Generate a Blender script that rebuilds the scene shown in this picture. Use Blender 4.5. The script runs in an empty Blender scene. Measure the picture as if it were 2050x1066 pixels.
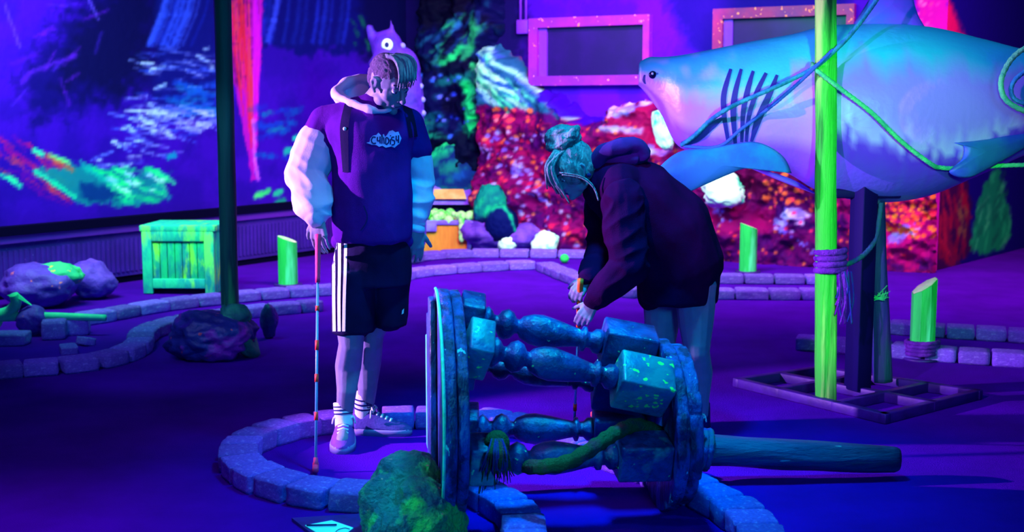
import bpy, math, random
import numpy as np
from mathutils import Vector, Matrix, noise
from mathutils.bvhtree import BVHTree
rnd = random.Random(7)
sc = bpy.context.scene
COL = sc.collection
# ------------------------------------------------------------------ camera
FPX, CX, CY, CAMZ = 2460.0, 1025.0, 533.0, 1.48
PITCH = math.atan(308 / FPX)
cam_d = bpy.data.cameras.new('camera'); cam = bpy.data.objects.new('camera', cam_d); COL.objects.link(cam)
cam.location = (0, 0, CAMZ); cam.rotation_euler = (math.pi / 2 - PITCH, 0, 0)
cam_d.sensor_width = 36; cam_d.lens = FPX / 2050 * 36; cam_d.clip_end = 100
cam_d.dof.use_dof = True; cam_d.dof.focus_distance = 5.1; cam_d.dof.aperture_fstop = 3.2
sc.camera = cam
C0 = Vector((0, 0, CAMZ)); FW = Vector((0, math.cos(PITCH), -math.sin(PITCH))); UP = Vector((0, math.sin(PITCH), math.cos(PITCH)))
def ray(px, py): return FW + Vector((1, 0, 0)) * ((px - CX) / FPX) + UP * ((CY - py) / FPX)
def P(px, py, Y):
    r = ray(px, py); return C0 + r * (Y / r.y)
def G(px, py, z=0.0):
    r = ray(px, py); return C0 + r * ((z - CAMZ) / r.z)
def proj(p):
    v = p - C0; d = v.dot(FW); return CX + FPX * v.x / d, CY - FPX * v.dot(UP) / d
def V(*a): return Vector(a)
def s2l(c):
    c = c / 255.0
    return c / 12.92 if c <= 0.04045 else ((c + 0.055) / 1.055) ** 2.4
def L(r, g, b): return (s2l(r), s2l(g), s2l(b), 1.0)
# ------------------------------------------------------------------ objects
ORG = {}
def thing(name, label, cat, loc, group=None):
    o = bpy.data.objects.new(name, None); COL.objects.link(o); o.location = loc; o.empty_display_size = .1
    o['label'] = label; o['category'] = cat
    if group: o['group'] = group
    ORG[o.name] = Vector(loc); return o
def tag(o, label, cat, group=None):
    o['label'] = label; o['category'] = cat
    if group: o['group'] = group
    return o
def mk(name, geo, mat, parent=None, loc=None, smooth=True, colors=None, label=None, kind=None):
    vs, fs = geo.v, geo.f
    if parent is not None: org = ORG[parent.name]
    else: org = Vector(loc) if loc is not None else Vector((0, 0, 0))
    me = bpy.data.meshes.new(name)
    A = np.array([tuple(v) for v in vs], dtype=np.float64) - np.array(tuple(org))
    me.from_pydata(A.tolist(), [], fs); me.update()
    if smooth: me.polygons.foreach_set('use_smooth', [True] * len(me.polygons))
    mats = mat if isinstance(mat, (list, tuple)) else [mat]
    for m in mats: me.materials.append(m)
    if geo.mi and len(mats) > 1: me.polygons.foreach_set('material_index', geo.mi)
    if colors is not None:
        ca = me.color_attributes.new('Col', 'FLOAT_COLOR', 'POINT')
        c = np.ones((len(vs), 4), dtype=np.float32); c[:, :3] = np.array(colors, dtype=np.float32)[:, :3]
        ca.data.foreach_set('color', c.ravel())
    o = bpy.data.objects.new(name, me); COL.objects.link(o)
    if parent is not None: o.parent = parent
    else: o.location = org
    ORG[o.name] = org
    if label: o['label'] = label
    if kind: o['kind'] = kind
    return o
# ------------------------------------------------------------------ geometry
class Geo:
    def __init__(s): s.v = []; s.f = []; s.mi = []
    def add(s, v, f, mi=0):
        n = len(s.v); s.v += [Vector(x) for x in v]; s.f += [[i + n for i in q] for q in f]; s.mi += [mi] * len(f); return s
    def rings(s, R, cap=True, closed=True, mi=0):
        n = len(R[0]); v = [p for r in R for p in r]; f = []
        for i in range(len(R) - 1):
            for j in range(n if closed else n - 1):
                k = (j + 1) % n; f.append([i * n + j, i * n + k, (i + 1) * n + k, (i + 1) * n + j])
        if cap and closed:
            f.append(list(range(n))[::-1]); f.append([(len(R) - 1) * n + j for j in range(n)])
        return s.add(v, f, mi)
    def capsule(s, a, ra, b, rb, n=14, flat=None):
        a = Vector(a); b = Vector(b); d = b - a; ln = d.length
        z = d / ln if ln > 1e-6 else Vector((0, 0, 1))
        x = z.orthogonal().normalized(); y = z.cross(x); R = []
        prof = [(-ra * math.cos(t), ra * math.sin(t)) for t in (0.12, .5, .95, 1.3)] + [(0, ra), (ln, rb)] + [(ln + rb * math.cos(t), rb * math.sin(t)) for t in (1.3, .95, .5, .12)]
        for h, r in prof: R.append([a + z * h + (x * math.cos(2 * math.pi * k / n) + y * math.sin(2 * math.pi * k / n)) * r for k in range(n)])
        return s.rings(R)
    def chain(s, pts):
        for (a, ra), (b, rb) in zip(pts[:-1], pts[1:]): s.capsule(a, ra, b, rb)
        return s
    def ell(s, c, r, M=None, n=16, m=10):
        c = Vector(c); R = []
        for i in range(m + 1):
            t = math.pi * (i + .04) / (m + .08); R.append([])
            for k in range(n):
                p = Vector((r[0] * math.sin(t) * math.cos(2 * math.pi * k / n), r[1] * math.sin(t) * math.sin(2 * math.pi * k / n), r[2] * math.cos(t)))
                R[-1].append(c + (M @ p if M else p))
        return s.rings(R)
    def box(s, c, size, M=None, mi=0):
        c = Vector(c); v = []
        for x in (-.5, .5):
            for y in (-.5, .5):
                for z in (-.5, .5):
                    p = Vector((x * size[0], y * size[1], z * size[2])); v.append(c + (M @ p if M else p))
        return s.add(v, [[0, 1, 3, 2], [4, 6, 7, 5], [0, 4, 5, 1], [2, 3, 7, 6], [0, 2, 6, 4], [1, 5, 7, 3]], mi)
    def bbox(s, c, size, M=None, bev=.006, mi=0):      # bevelled box from rounded rings
        c = Vector(c); hx, hy, hz = [q / 2 for q in size]; b = min(bev, hx * .8, hy * .8, hz * .8); R = []
        def ring(z, k):
            pts = []
            for sx, sy, a0 in ((1, 1, 0), (-1, 1, 90), (-1, -1, 180), (1, -1, 270)):
                for a in (0, 45, 90):
                    t = math.radians(a0 + a); p = Vector((sx * (hx - b) + k * b * math.cos(t), sy * (hy - b) + k * b * math.sin(t), z)); pts.append(c + (M @ p if M else p))
            return pts
        for z, k in ((-hz, 0.02), (-hz + .3 * b, .7), (-hz + b, 1), (hz - b, 1), (hz - .3 * b, .7), (hz, .02)): R.append(ring(z, k))
        return s.rings(R, mi=mi)
    def slab(s, q, n, th, mi=0):
        q = [Vector(p) for p in q]; n = Vector(n); v = q + [p + n * th for p in q]
        m = len(q); f = [list(range(m))[::-1], [m + i for i in range(m)]] + [[i, (i + 1) % m, m + (i + 1) % m, m + i] for i in range(m)]
        return s.add(v, f, mi)
    def sweep(s, pts, rad, n=10, prof=None, mi=0, cap=True):
        pts = [Vector(p) for p in pts]; N = len(pts); T = []
        for i in range(N):
            d = pts[min(i + 1, N - 1)] - pts[max(i - 1, 0)]; T.append(d.normalized() if d.length > 1e-9 else Vector((0, 0, 1)))
        x = T[0].orthogonal().normalized(); R = []; acc = 0
        for i in range(N):
            x = (x - T[i] * x.dot(T[i])).normalized(); y = T[i].cross(x)
            if i: acc += (pts[i] - pts[i - 1]).length
            r = rad(i / (N - 1)) if callable(rad) else (rad[i] if isinstance(rad, (list, tuple)) else rad)
            R.append([pts[i] + (x * math.cos(a) + y * math.sin(a)) * (r * (prof(a, acc) if prof else 1)) for a in [2 * math.pi * k / n for k in range(n)]])
        return s.rings(R, cap=cap, mi=mi)
    def lathe(s, a, b, prof, n=20, phase=0, mi=0):
        a = Vector(a); b = Vector(b); d = b - a; z = d.normalized(); x = z.orthogonal().normalized(); y = z.cross(x)
        R = [[a + d * t + (x * math.cos(2 * math.pi * k / n + phase) + y * math.sin(2 * math.pi * k / n + phase)) * r for k in range(n)] for t, r in prof]
        return s.rings(R, mi=mi)
def cr(pts, k=8):
    pts = [Vector(p) for p in pts]; P_ = [pts[0]] + pts + [pts[-1]]; out = []
    for i in range(1, len(P_) - 2):
        a, b, c, d = P_[i - 1:i + 3]
        for j in range(k):
            t = j / k; out.append(.5 * ((2 * b) + (c - a) * t + (2 * a - 5 * b + 4 * c - d) * t * t + (3 * b - a - 3 * c + d) * t ** 3))
    out.append(pts[-1]); return out
def rope_prof(r, pitch=None, amp=.2):
    pitch = pitch or r * 7
    return lambda a, s: 1 - amp + amp * 1.3 * abs(math.cos(1.5 * (a + 2 * math.pi * s / pitch)))
def rope_geo(pts, r, g=None, step=None):
    g = g or Geo(); c = cr(pts, 12); out = [c[0]]; step = step or r * .55
    for p in c[1:]:
        while (p - out[-1]).length > step: out.append(out[-1] + (p - out[-1]).normalized() * step)
    return g.sweep(out, r, 12, rope_prof(r))
def frot(fwd, up):      # matrix with columns x(right), y(forward), z(up)
    f = Vector(fwd).normalized(); u = Vector(up); u = (u - f * u.dot(f)).normalized(); r = f.cross(u)
    return Matrix((r, f, u)).transposed()
def remesh(g, vox, smooth=2, disp=None):
    me = bpy.data.meshes.new('tmp'); me.from_pydata([tuple(v) for v in g.v], [], g.f); me.update()
    o = bpy.data.objects.new('tmp', me); COL.objects.link(o)
    m = o.modifiers.new('r', 'REMESH'); m.mode = 'VOXEL'; m.voxel_size = vox; m.use_smooth_shade = True
    if smooth:
        k = o.modifiers.new('s', 'SMOOTH'); k.factor = .6; k.iterations = smooth
    dg = bpy.context.evaluated_depsgraph_get(); ev = o.evaluated_get(dg); m2 = bpy.data.meshes.new_from_object(ev)
    out = Geo(); n = len(m2.vertices); co = np.empty(n * 3); m2.vertices.foreach_get('co', co); co = co.reshape(-1, 3)
    if disp:
        no = np.empty(n * 3); m2.vertices.foreach_get('normal', no); no = no.reshape(-1, 3)
        dd = np.array([disp(Vector(c), Vector(q)) for c, q in zip(co, no)]); co = co + no * dd[:, None]
    out.v = [Vector(c) for c in co]; out.f = [list(p.vertices) for p in m2.polygons]; out.mi = [0] * len(out.f)
    bpy.data.objects.remove(o); bpy.data.meshes.remove(me); bpy.data.meshes.remove(m2); return out
def bvh(*geos):
    v = []; f = []
    for g in geos: n = len(v); v += g.v; f += [[i + n for i in q] for q in g.f]
    return BVHTree.FromPolygons(v, f)
def hitpt(b, px, py, off=.002, back=None):
    r = ray(px, py).normalized(); h = b.ray_cast(C0, r)
    if h[0] is None:
        if back is not None: return C0 + r * (back / r.y)
        h2 = None
        for k in (3, 6, 10, 16):       # search a near pixel that does hit
            for dx, dy in ((k, 0), (-k, 0), (0, k), (0, -k)):
                h2 = b.ray_cast(C0, ray(px + dx, py + dy).normalized())
                if h2[0] is not None: return h2[0] - r * off
        return C0 + r * 5
    return h[0] - r * off
def strip_decal(b, pts, w, off=.003, k=6, m=3, g=None, back=None):
    """ribbon lying on the surface seen from the camera side: pts in pixels, w width in pixels (number or list per control pt)"""
    g = g or Geo(); c = cr([V(x, y, (w[i] if isinstance(w, (list, tuple)) else w)) for i, (x, y) in enumerate(pts)], k); R = []
    for i, p in enumerate(c):
        d = c[min(i + 1, len(c) - 1)] - c[max(i - 1, 0)]; nx, ny = -d.y, d.x; l = math.hypot(nx, ny) or 1
        R.append([hitpt(b, p.x + nx / l * p.z * t, p.y + ny / l * p.z * t, off, back) for t in [(j / m - .5) for j in range(m + 1)]])
    return g.rings(R, cap=False, closed=False)
def poly_decal(b, pts, off=.003, g=None):
    g = g or Geo(); cx = sum(p[0] for p in pts) / len(pts); cy = sum(p[1] for p in pts) / len(pts)
    R = [[hitpt(b, cx + (x - cx) * t, cy + (y - cy) * t, off) for x, y in pts] for t in (1, .66, .33, .02)]
    return g.rings(R, cap=False)
# ------------------------------------------------------------------ materials
def mat(name, c1, c2=None, scale=6, stretch=(1, 1, 1), lo=.4, hi=.6, rough=.65, bump=.25, bscale=None, spec=.3, c3=None, s3=30, t3=.68, rand=0, c4=None, s4=2.5, lo4=.5, hi4=.56, metal=0, sheen=0):
    m = bpy.data.materials.new(name); m.use_nodes = True; N = m.node_tree.nodes; K = m.node_tree.links
    b = N['Principled BSDF']; b.inputs['Roughness'].default_value = rough; b.inputs['Specular IOR Level'].default_value = spec; b.inputs['Metallic'].default_value = metal
    tc = N.new('ShaderNodeTexCoord'); mp = N.new('ShaderNodeMapping'); mp.inputs['Scale'].default_value = stretch; K.new(tc.outputs['Object'], mp.inputs['Vector'])
    def nz(s, det=6):
        n = N.new('ShaderNodeTexNoise'); n.inputs['Scale'].default_value = s; n.inputs['Detail'].default_value = det; n.inputs['Roughness'].default_value = .6; K.new(mp.outputs['Vector'], n.inputs['Vector']); return n
    def ramp(src, lo, hi):
        r = N.new('ShaderNodeMapRange'); r.inputs['From Min'].default_value = lo; r.inputs['From Max'].default_value = hi; K.new(src, r.inputs['Value']); return r.outputs['Result']
    def mix(f, a, c):
        x = N.new('ShaderNodeMix'); x.data_type = 'RGBA'; K.new(f, x.inputs[0])
        if isinstance(a, tuple): x.inputs[6].default_value = a
        else: K.new(a, x.inputs[6])
        if isinstance(c, tuple): x.inputs[7].default_value = c
        else: K.new(c, x.inputs[7])
        return x.outputs[2]
    out = c1
    if c2: out = mix(ramp(nz(scale).outputs['Fac'], lo, hi), c1, c2)
    if c4: out = mix(ramp(nz(s4, 4).outputs['Fac'], lo4, hi4), out, c4)
    if c3: out = mix(ramp(nz(s3, 2).outputs['Fac'], t3, t3 + .03), out, c3)
    if rand:
        oi = N.new('ShaderNodeObjectInfo'); hs = N.new('ShaderNodeHueSaturation'); mr = N.new('ShaderNodeMapRange'); mr.inputs['To Min'].default_value = 1 - rand; mr.inputs['To Max'].default_value = 1 + rand
        K.new(oi.outputs['Random'], mr.inputs['Value']); K.new(mr.outputs['Result'], hs.inputs['Value'])
        if isinstance(out, tuple): hs.inputs['Color'].default_value = out
        else: K.new(out, hs.inputs['Color'])
        out = hs.outputs['Color']
    if isinstance(out, tuple): b.inputs['Base Color'].default_value = out
    else: K.new(out, b.inputs['Base Color'])
    if bump:
        bp = N.new('ShaderNodeBump'); bp.inputs['Strength'].default_value = bump; bp.inputs['Distance'].default_value = .02
        K.new(nz(bscale or scale * 3).outputs['Fac'], bp.inputs['Height']); K.new(bp.outputs['Normal'], b.inputs['Normal'])
    if sheen: b.inputs['Sheen Weight'].default_value = sheen
    return m
def mat_vc(name, rough=.6, bump=.3, bscale=20, spec=.3):
    m = bpy.data.materials.new(name); m.use_nodes = True; N = m.node_tree.nodes; K = m.node_tree.links; b = N['Principled BSDF']
    b.inputs['Roughness'].default_value = rough; b.inputs['Specular IOR Level'].default_value = spec
    a = N.new('ShaderNodeVertexColor'); a.layer_name = 'Col'; K.new(a.outputs['Color'], b.inputs['Base Color'])
    if bump:
        n = N.new('ShaderNodeTexNoise'); n.inputs['Scale'].default_value = bscale; n.inputs['Detail'].default_value = 5
        tc = N.new('ShaderNodeTexCoord'); K.new(tc.outputs['Object'], n.inputs['Vector'])
        bp = N.new('ShaderNodeBump'); bp.inputs['Strength'].default_value = bump; bp.inputs['Distance'].default_value = .03
        K.new(n.outputs['Fac'], bp.inputs['Height']); K.new(bp.outputs['Normal'], b.inputs['Normal'])
    return m
def fbm(p, o=4): return noise.fractal(p, 1.0, 2.0, o)     # about -1..1
# ------------------------------------------------------------------ mural painter (pixel-referenced buffer of pigment and some painted shade)
S2L = np.array([s2l(i) for i in range(256)])
class Paint:
    def __init__(s, base, x0, y0, x1, y1, sc_=2):
        s.x0, s.y0, s.k = x0, y0, sc_; s.w = int((x1 - x0) / sc_) + 1; s.h = int((y1 - y0) / sc_) + 1
        s.a = np.ones((s.h, s.w, 3), dtype=np.float32) * np.array(base, dtype=np.float32)
        s.X, s.Y = np.meshgrid(x0 + np.arange(s.w) * sc_, y0 + np.arange(s.h) * sc_)
        rs = np.random.RandomState(3); s.n = [s._vn(rs, q) for q in (6, 14, 40)]
    def _vn(s, rs, cell):
        gw, gh = int(s.w * s.k / cell) + 3, int(s.h * s.k / cell) + 3; g = rs.rand(gh, gw); u = (s.X - s.x0) / cell; v = (s.Y - s.y0) / cell
        i = v.astype(int); j = u.astype(int); fu = u - j; fv = v - i; fu = fu * fu * (3 - 2 * fu); fv = fv * fv * (3 - 2 * fv)
        return (g[i, j] * (1 - fu) + g[i, j + 1] * fu) * (1 - fv) + (g[i + 1, j] * (1 - fu) + g[i + 1, j + 1] * fu) * fv
    def _mix(s, sl, al, col): s.a[sl] = s.a[sl] * (1 - al[..., None]) + np.array(col, dtype=np.float32) * al[..., None]
    def win(s, xa, ya, xb, yb):
        i0 = max(0, int((ya - s.y0) / s.k)); i1 = min(s.h, int((yb - s.y0) / s.k) + 2); j0 = max(0, int((xa - s.x0) / s.k)); j1 = min(s.w, int((xb - s.x0) / s.k) + 2)
        return (slice(i0, i1), slice(j0, j1))
    def stroke(s, pts, w, col, al=1., soft=3., rough=.5):
        for (xa, ya), (xb, yb) in zip(pts[:-1], pts[1:]):
            m = w + soft + 4; sl = s.win(min(xa, xb) - m, min(ya, yb) - m, max(xa, xb) + m, max(ya, yb) + m)
            X = s.X[sl]; Y = s.Y[sl]
            if X.size == 0: continue
            dx, dy = xb - xa, yb - ya; t = np.clip(((X - xa) * dx + (Y - ya) * dy) / (dx * dx + dy * dy + 1e-6), 0, 1)
            d = np.hypot(X - xa - t * dx, Y - ya - t * dy) + (s.n[0][sl] - .5) * w * rough
            s._mix(sl, np.clip((w / 2 - d) / soft + .5, 0, 1) * al, col)
    def mask(s, pts, soft=6., rough=10.):
        ins = np.zeros(s.X.shape, bool); dist = np.full(s.X.shape, 1e9); n = len(pts)
        for i in range(n):
            (xa, ya), (xb, yb) = pts[i], pts[(i + 1) % n]
            c = ((ya > s.Y) != (yb > s.Y)) & (s.X < (xb - xa) * (s.Y - ya) / (yb - ya + 1e-9) + xa); ins ^= c
            dx, dy = xb - xa, yb - ya; t = np.clip(((s.X - xa) * dx + (s.Y - ya) * dy) / (dx * dx + dy * dy + 1e-6), 0, 1)
            dist = np.minimum(dist, np.hypot(s.X - xa - t * dx, s.Y - ya - t * dy))
        sd = np.where(ins, dist, -dist) + (s.n[1] - .5) * rough * 2 + (s.n[0] - .5) * rough
        return np.clip(sd / soft + .5, 0, 1)
    def poly(s, pts, col, al=1., soft=6., rough=8.): s._mix((slice(None), slice(None)), s.mask(pts, soft, rough) * al, col)
    def mottle(s, pts, col, lvl=.55, al=.8, which=1, soft=.1):
        m = s.mask(pts, 10, 10); s._mix((slice(None), slice(None)), m * al * np.clip((s.n[which] * .6 + s.n[0] * .2 + s.n[2] * .2 - lvl) / soft + .5, 0, 1), col)
    def specks(s, pts, n, r0, r1, cols, seed=1, al=.95):
        q = random.Random(seed); xs = [p[0] for p in pts]; ys = [p[1] for p in pts]; c = 0
        M = s.mask(pts, 1, 0)
        while c < n:
            x = q.uniform(min(xs), max(xs)); y = q.uniform(min(ys), max(ys)); i = int((y - s.y0) / s.k); j = int((x - s.x0) / s.k); c += 1
            if 0 <= i < s.h and 0 <= j < s.w and M[i, j] > .5: s.stroke([(x, y), (x + .5, y)], q.uniform(r0, r1) * 2, q.choice(cols), al, 2.5, .2)
    def dabs(s, pts, n, ln, w, ang, cols, seed=2, al=.8, jit=.2):
        q = random.Random(seed); xs = [p[0] for p in pts]; ys = [p[1] for p in pts]; M = s.mask(pts, 1, 0)
        for _ in range(n):
            x = q.uniform(min(xs), max(xs)); y = q.uniform(min(ys), max(ys)); i = int((y - s.y0) / s.k); j = int((x - s.x0) / s.k)
            if 0 <= i < s.h and 0 <= j < s.w and M[i, j] > .5:
                a = ang + q.gauss(0, jit); l = q.uniform(*ln) / 2; s.stroke([(x - l * math.cos(a), y - l * math.sin(a)), (x, y + q.uniform(-2, 2)), (x + l * math.cos(a), y + l * math.sin(a))], q.uniform(*w), q.choice(cols), al * q.uniform(.5, 1), 3)
    def sample(s, pts, gain=1.):
        xy = np.array([proj(p) for p in pts]); u = np.clip((xy[:, 0] - s.x0) / s.k, 0, s.w - 1.01); v = np.clip((xy[:, 1] - s.y0) / s.k, 0, s.h - 1.01)
        j = u.astype(int); i = v.astype(int); fu = (u - j)[:, None]; fv = (v - i)[:, None]; a = s.a
        c = (a[i, j] * (1 - fu) + a[i, j + 1] * fu) * (1 - fv) + (a[i + 1, j] * (1 - fu) + a[i + 1, j + 1] * fu) * fv
        c = np.clip(c, 0, 255) / 255; c = np.where(c <= .04045, c / 12.92, ((c + .055) / 1.055) ** 2.4)
        return np.clip(c * gain, 0, .95)
# ------------------------------------------------------------------ palette
M_floor = mat('carpet', (.092, .001, .40, 1), (.066, .001, .29, 1), scale=2.2, lo=.35, hi=.65, rough=.95, bump=.5, bscale=160, spec=.05, c3=(.2, .05, .6, 1), s3=220, t3=.74)
M_brick = mat('stone_brick', (.32, .14, .86, 1), (.19, .08, .66, 1), scale=14, lo=.35, hi=.7, rough=.85, bump=.7, bscale=55, spec=.1, rand=.22, c4=(.48, .30, .98, 1), s4=6, lo4=.55, hi4=.68)
M_greenpole = mat('green_painted_wood', spec=.06, c1=(.05, .72, .05, 1), c2=(.008, .10, .02, 1), scale=13, stretch=(1, 1, .07), lo=.50, hi=.62, rough=.6, bump=.8, bscale=26, c4=(.34, .98, .14, 1), s4=9, lo4=.52, hi4=.62)
M_darkpole = mat('dark_green_wood', (.010, .22, .12, 1), (.003, .05, .06, 1), scale=9, stretch=(1, 1, .08), lo=.42, hi=.6, rough=.5, bump=.5, bscale=26, c4=(.05, .75, .16, 1), s4=5, lo4=.54, hi4=.68)
M_bluewood = mat('weathered_blue_wood', (.02, .07, .42, 1), (.004, .010, .10, 1), scale=18, stretch=(1, 1, .35), lo=.42, hi=.58, rough=.42, bump=.9, bscale=50, spec=.6, c3=(.10, .62, .75, 1), s3=45, t3=.70)
M_drumwood = mat('teal_blue_painted_wood', (.015, .06, .30, 1), (.006, .012, .10, 1), scale=9, lo=.4, hi=.62, rough=.35, bump=.5, bscale=30, spec=.6, c4=(.03, .36, .34, 1), s4=5, lo4=.60, hi4=.74, c3=(.15, .8, .35, 1), s3=34, t3=.71)
M_tealedge = mat('pale_teal_wood', (.16, .85, .72, 1), (.08, .62, .30, 1), scale=12, rough=.4, bump=.3, spec=.5)
M_greenblk = mat('green_splashed_wood', (.015, .24, .30, 1), (.012, .10, .28, 1), scale=8, lo=.42, hi=.6, rough=.35, bump=.4, spec=.6, c3=(.15, .95, .18, 1), s3=26, t3=.62)
M_log = mat('old_log', (.008, .06, .19, 1), (.002, .012, .06, 1), scale=7, stretch=(.15, 1, 1), lo=.4, hi=.6, rough=.4, bump=.9, bscale=22, spec=.6, c3=(.1, .5, .5, 1), s3=40, t3=.72)
M_postgreen = mat('bright_green_post', spec=.06, c1=(.04, .80, .12, 1), c2=(.02, .5, .08, 1), scale=8, stretch=(1, 1, .15), lo=.4, hi=.65, rough=.6, bump=.5, bscale=25, c4=(.12, .95, .35, 1), s4=5, lo4=.56, hi4=.66)
M_posttop = mat('pale_cut_wood', (.75, .85, .45, 1), (.4, .9, .3, 1), scale=12, rough=.6)
M_steel = mat('dark_violet_steel', (.05, .005, .22, 1), (.03, .003, .14, 1), scale=8, rough=.5, bump=.1, spec=.5)
M_steelblk = mat('black_steel', (.006, .002, .07, 1), None, rough=.6, bump=0, spec=.08)
M_ropepur = mat('violet_rope', (.28, .04, .62, 1), (.14, .02, .40, 1), scale=20, rough=.9, bump=.9, bscale=150, spec=.05)
M_ropeteal = mat('teal_rope', (.03, .42, .48, 1), (.015, .22, .40, 1), scale=16, rough=.8, bump=.6, bscale=120, spec=.1)
M_ropegreen = mat('bright_green_rope', (.12, .92, .28, 1), (.05, .6, .25, 1), scale=16, rough=.8, bump=.6, bscale=120, spec=.1)
M_ropedark = mat('dark_rope', (.012, .06, .22, 1), (.02, .02, .3, 1), scale=16, rough=.8, bump=.6, bscale=120, spec=.1)
M_hawser = mat('brown_green_hawser', (.05, .13, .06, 1), (.30, .07, .12, 1), scale=9, lo=.52, hi=.68, rough=.9, bump=1, bscale=120, spec=.05)
M_skin = mat('skin', (.25, .25, .36, 1), (.22, .22, .33, 1), scale=20, rough=.55, bump=.08, bscale=200, spec=.3)
M_hood_d = mat('dark_blue_fleece', (.11, .010, .27, 1), (.08, .008, .21, 1), scale=6, rough=.95, bump=.25, bscale=240, spec=.05)
M_hood_l = mat('white_fleece', (.74, .66, .95, 1), (.68, .60, .92, 1), scale=8, rough=.9, bump=.15, bscale=240, spec=.05)
M_short = mat('black_jersey', (.010, .004, .05, 1), (.006, .003, .035, 1), scale=6, rough=.85, bump=.15, bscale=200, spec=.1)
M_dress = mat('black_fleece', (.026, .001, .040, 1), (.018, .001, .030, 1), scale=6, rough=.95, bump=.25, bscale=220, spec=.04)
M_white = mat('white_cloth', (.80, .95, .95, 1), (.70, .9, .92, 1), scale=30, rough=.8, bump=.2, bscale=200)
M_navy = mat('navy_trim', (.006, .006, .12, 1), None, rough=.8, bump=0)
M_shoe = mat('suede', (.22, .05, .42, 1), (.16, .05, .36, 1), scale=20, rough=.85, bump=.2, bscale=160)
M_sole = mat('rubber_sole', (.24, .22, .5, 1), None, rough=.6, bump=0)
M_blond = mat('blond_hair', (.34, .38, .44, 1), (.12, .17, .24, 1), scale=30, stretch=(1, 1, .3), rough=.45, bump=1, bscale=90, spec=.5)
M_hairdk = mat('dark_hair', (.05, .03, .16, 1), (.03, .02, .10, 1), scale=30, rough=.5, bump=1, bscale=90)
M_red = mat('red_grip', (.92, .04, .18, 1), None, rough=.6, bump=.1)
M_orange = mat('orange_grip', (1, .11, .01, 1), (1, .18, .02, 1), scale=30, rough=.6, bump=.1)
M_tape = mat('red_orange_tape', (1, .04, .04, 1), (1, .10, .03, 1), scale=60, rough=.6, bump=0)
M_shaft = mat('club_shaft', (.12, .40, .6, 1), None, rough=.35, bump=0, spec=.7)
M_black = mat('black_rail_and_gap_shade', (.003, .001, .02, 1), None, rough=.9, bump=0, spec=.02)
M_vc = mat_vc('painted_mural', .75, .15, 14, .1)
M_vcr = mat_vc('painted_rock', .75, .5, 9, .06)
M_vcs = mat_vc('painted_skin_of_shark', .38, .10, 30, .45)
# ------------------------------------------------------------------ floor and walls
g = Geo(); g.add([(-14, -3, 0), (16, -3, 0), (16, 19, 0), (-14, 19, 0), (-14, -3, -.1), (16, -3, -.1), (16, 19, -.1), (-14, 19, -.1)], [[0, 1, 2, 3], [7, 6, 5, 4], [0, 4, 5, 1], [1, 5, 6, 2], [2, 6, 7, 3], [3, 7, 4, 0]])
mk('floor', g, M_floor, smooth=False, kind='structure')
class Wall:
    def __init__(s, a, b, off=0):
        s.a = Vector((a.x, a.y, 0)); s.d = Vector((b.x - a.x, b.y - a.y, 0)).normalized(); s.n = Vector((s.d.y, -s.d.x, 0))   # faces the room
        if s.n.dot(C0 - s.a) < 0: s.n = -s.n
        s.a += s.n * off
    def hit(s, px, py, off=0.):
        r = ray(px, py); q = s.a + s.n * off; t = (q - C0).dot(s.n) / r.dot(s.n); return C0 + r * t
    def at(s, u, z, off=0.): return s.a + s.d * u + V(0, 0, z) + s.n * off
    def u(s, p): return (p - s.a).dot(s.d)
WL = Wall(G(0, 600), G(600, 515)); WR = Wall(G(960, 492), G(1875, 542)); 
# corner of the two walls
def isect(A, B):
    den = A.d.x * B.d.y - A.d.y * B.d.x; e = B.a - A.a; t = (e.x * B.d.y - e.y * B.d.x) / den; return A.a + A.d * t
CN = isect(WL, WR); cR = WR.at(WR.u(G(1875, 542)), 0); WS = Wall(cR, G(2050, 497)); 
def wall_grid(name, W, u0, u1, z0, z1, paint, step, gain=1.):
    nu = int((u1 - u0) / step) + 1; nz_ = int((z1 - z0) / step) + 1; g = Geo(); v = []
    for j in range(nz_ + 1):
        for i in range(nu + 1): v.append(W.at(u0 + (u1 - u0) * i / nu, z0 + (z1 - z0) * j / nz_))
    f = [[j * (nu + 1) + i, j * (nu + 1) + i + 1, (j + 1) * (nu + 1) + i + 1, (j + 1) * (nu + 1) + i] for j in range(nz_) for i in range(nu)]
    c = paint.sample(v, gain); g.add(v, f)
    # a back skin gives the wall its thickness
    n = len(g.v); q = [W.at(u0, z0, -.15), W.at(u1, z0, -.15), W.at(u1, z1, -.15), W.at(u0, z1, -.15)]; g.add(q, [[3, 2, 1, 0]])
    c = np.vstack([c, np.tile(c[:1], (4, 1))]); return mk(name, g, M_vc, smooth=False, colors=c, kind='structure')
# mural of the long wall
pl = Paint((62, 0, 178), -60, -20, 900, 480, 2)
pl.mottle([(-80, -40), (900, -40), (900, 500), (-80, 500)], (40, 0, 150), .5, .7, 2, .3)
pl.poly([(170, -30), (520, -30), (470, 100), (430, 210), (250, 190), (70, 250), (40, 160)], (12, 0, 95), .85, 40, 20)
pl.poly([(240, -30), (330, -30), (300, 110), (250, 190), (120, 170), (140, 60)], (4, 0, 60), .8, 50, 20)
pl.poly([(310, -30), (430, -30), (440, 230), (300, 240), (320, 120)], (10, 10, 120), .8, 20, 8)
pl.poly([(520, -30), (900, -30), (900, 130), (720, 100), (600, 110), (530, 90)], (4, 4, 105), .9, 14, 12)
pl.poly([(720, -30), (900, -30), (900, 480), (840, 480), (800, 200), (730, 120)], (6, 0, 70), .85, 30, 12)
for a in range(26):
    x = rnd.uniform(330, 425); pl.stroke([(x, -20), (x - 12, 30), (x - 38, 90)], rnd.uniform(3, 8), rnd.choice([(40, 60, 225), (70, 80, 240), (20, 30, 180)]), .6, 6)
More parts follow.
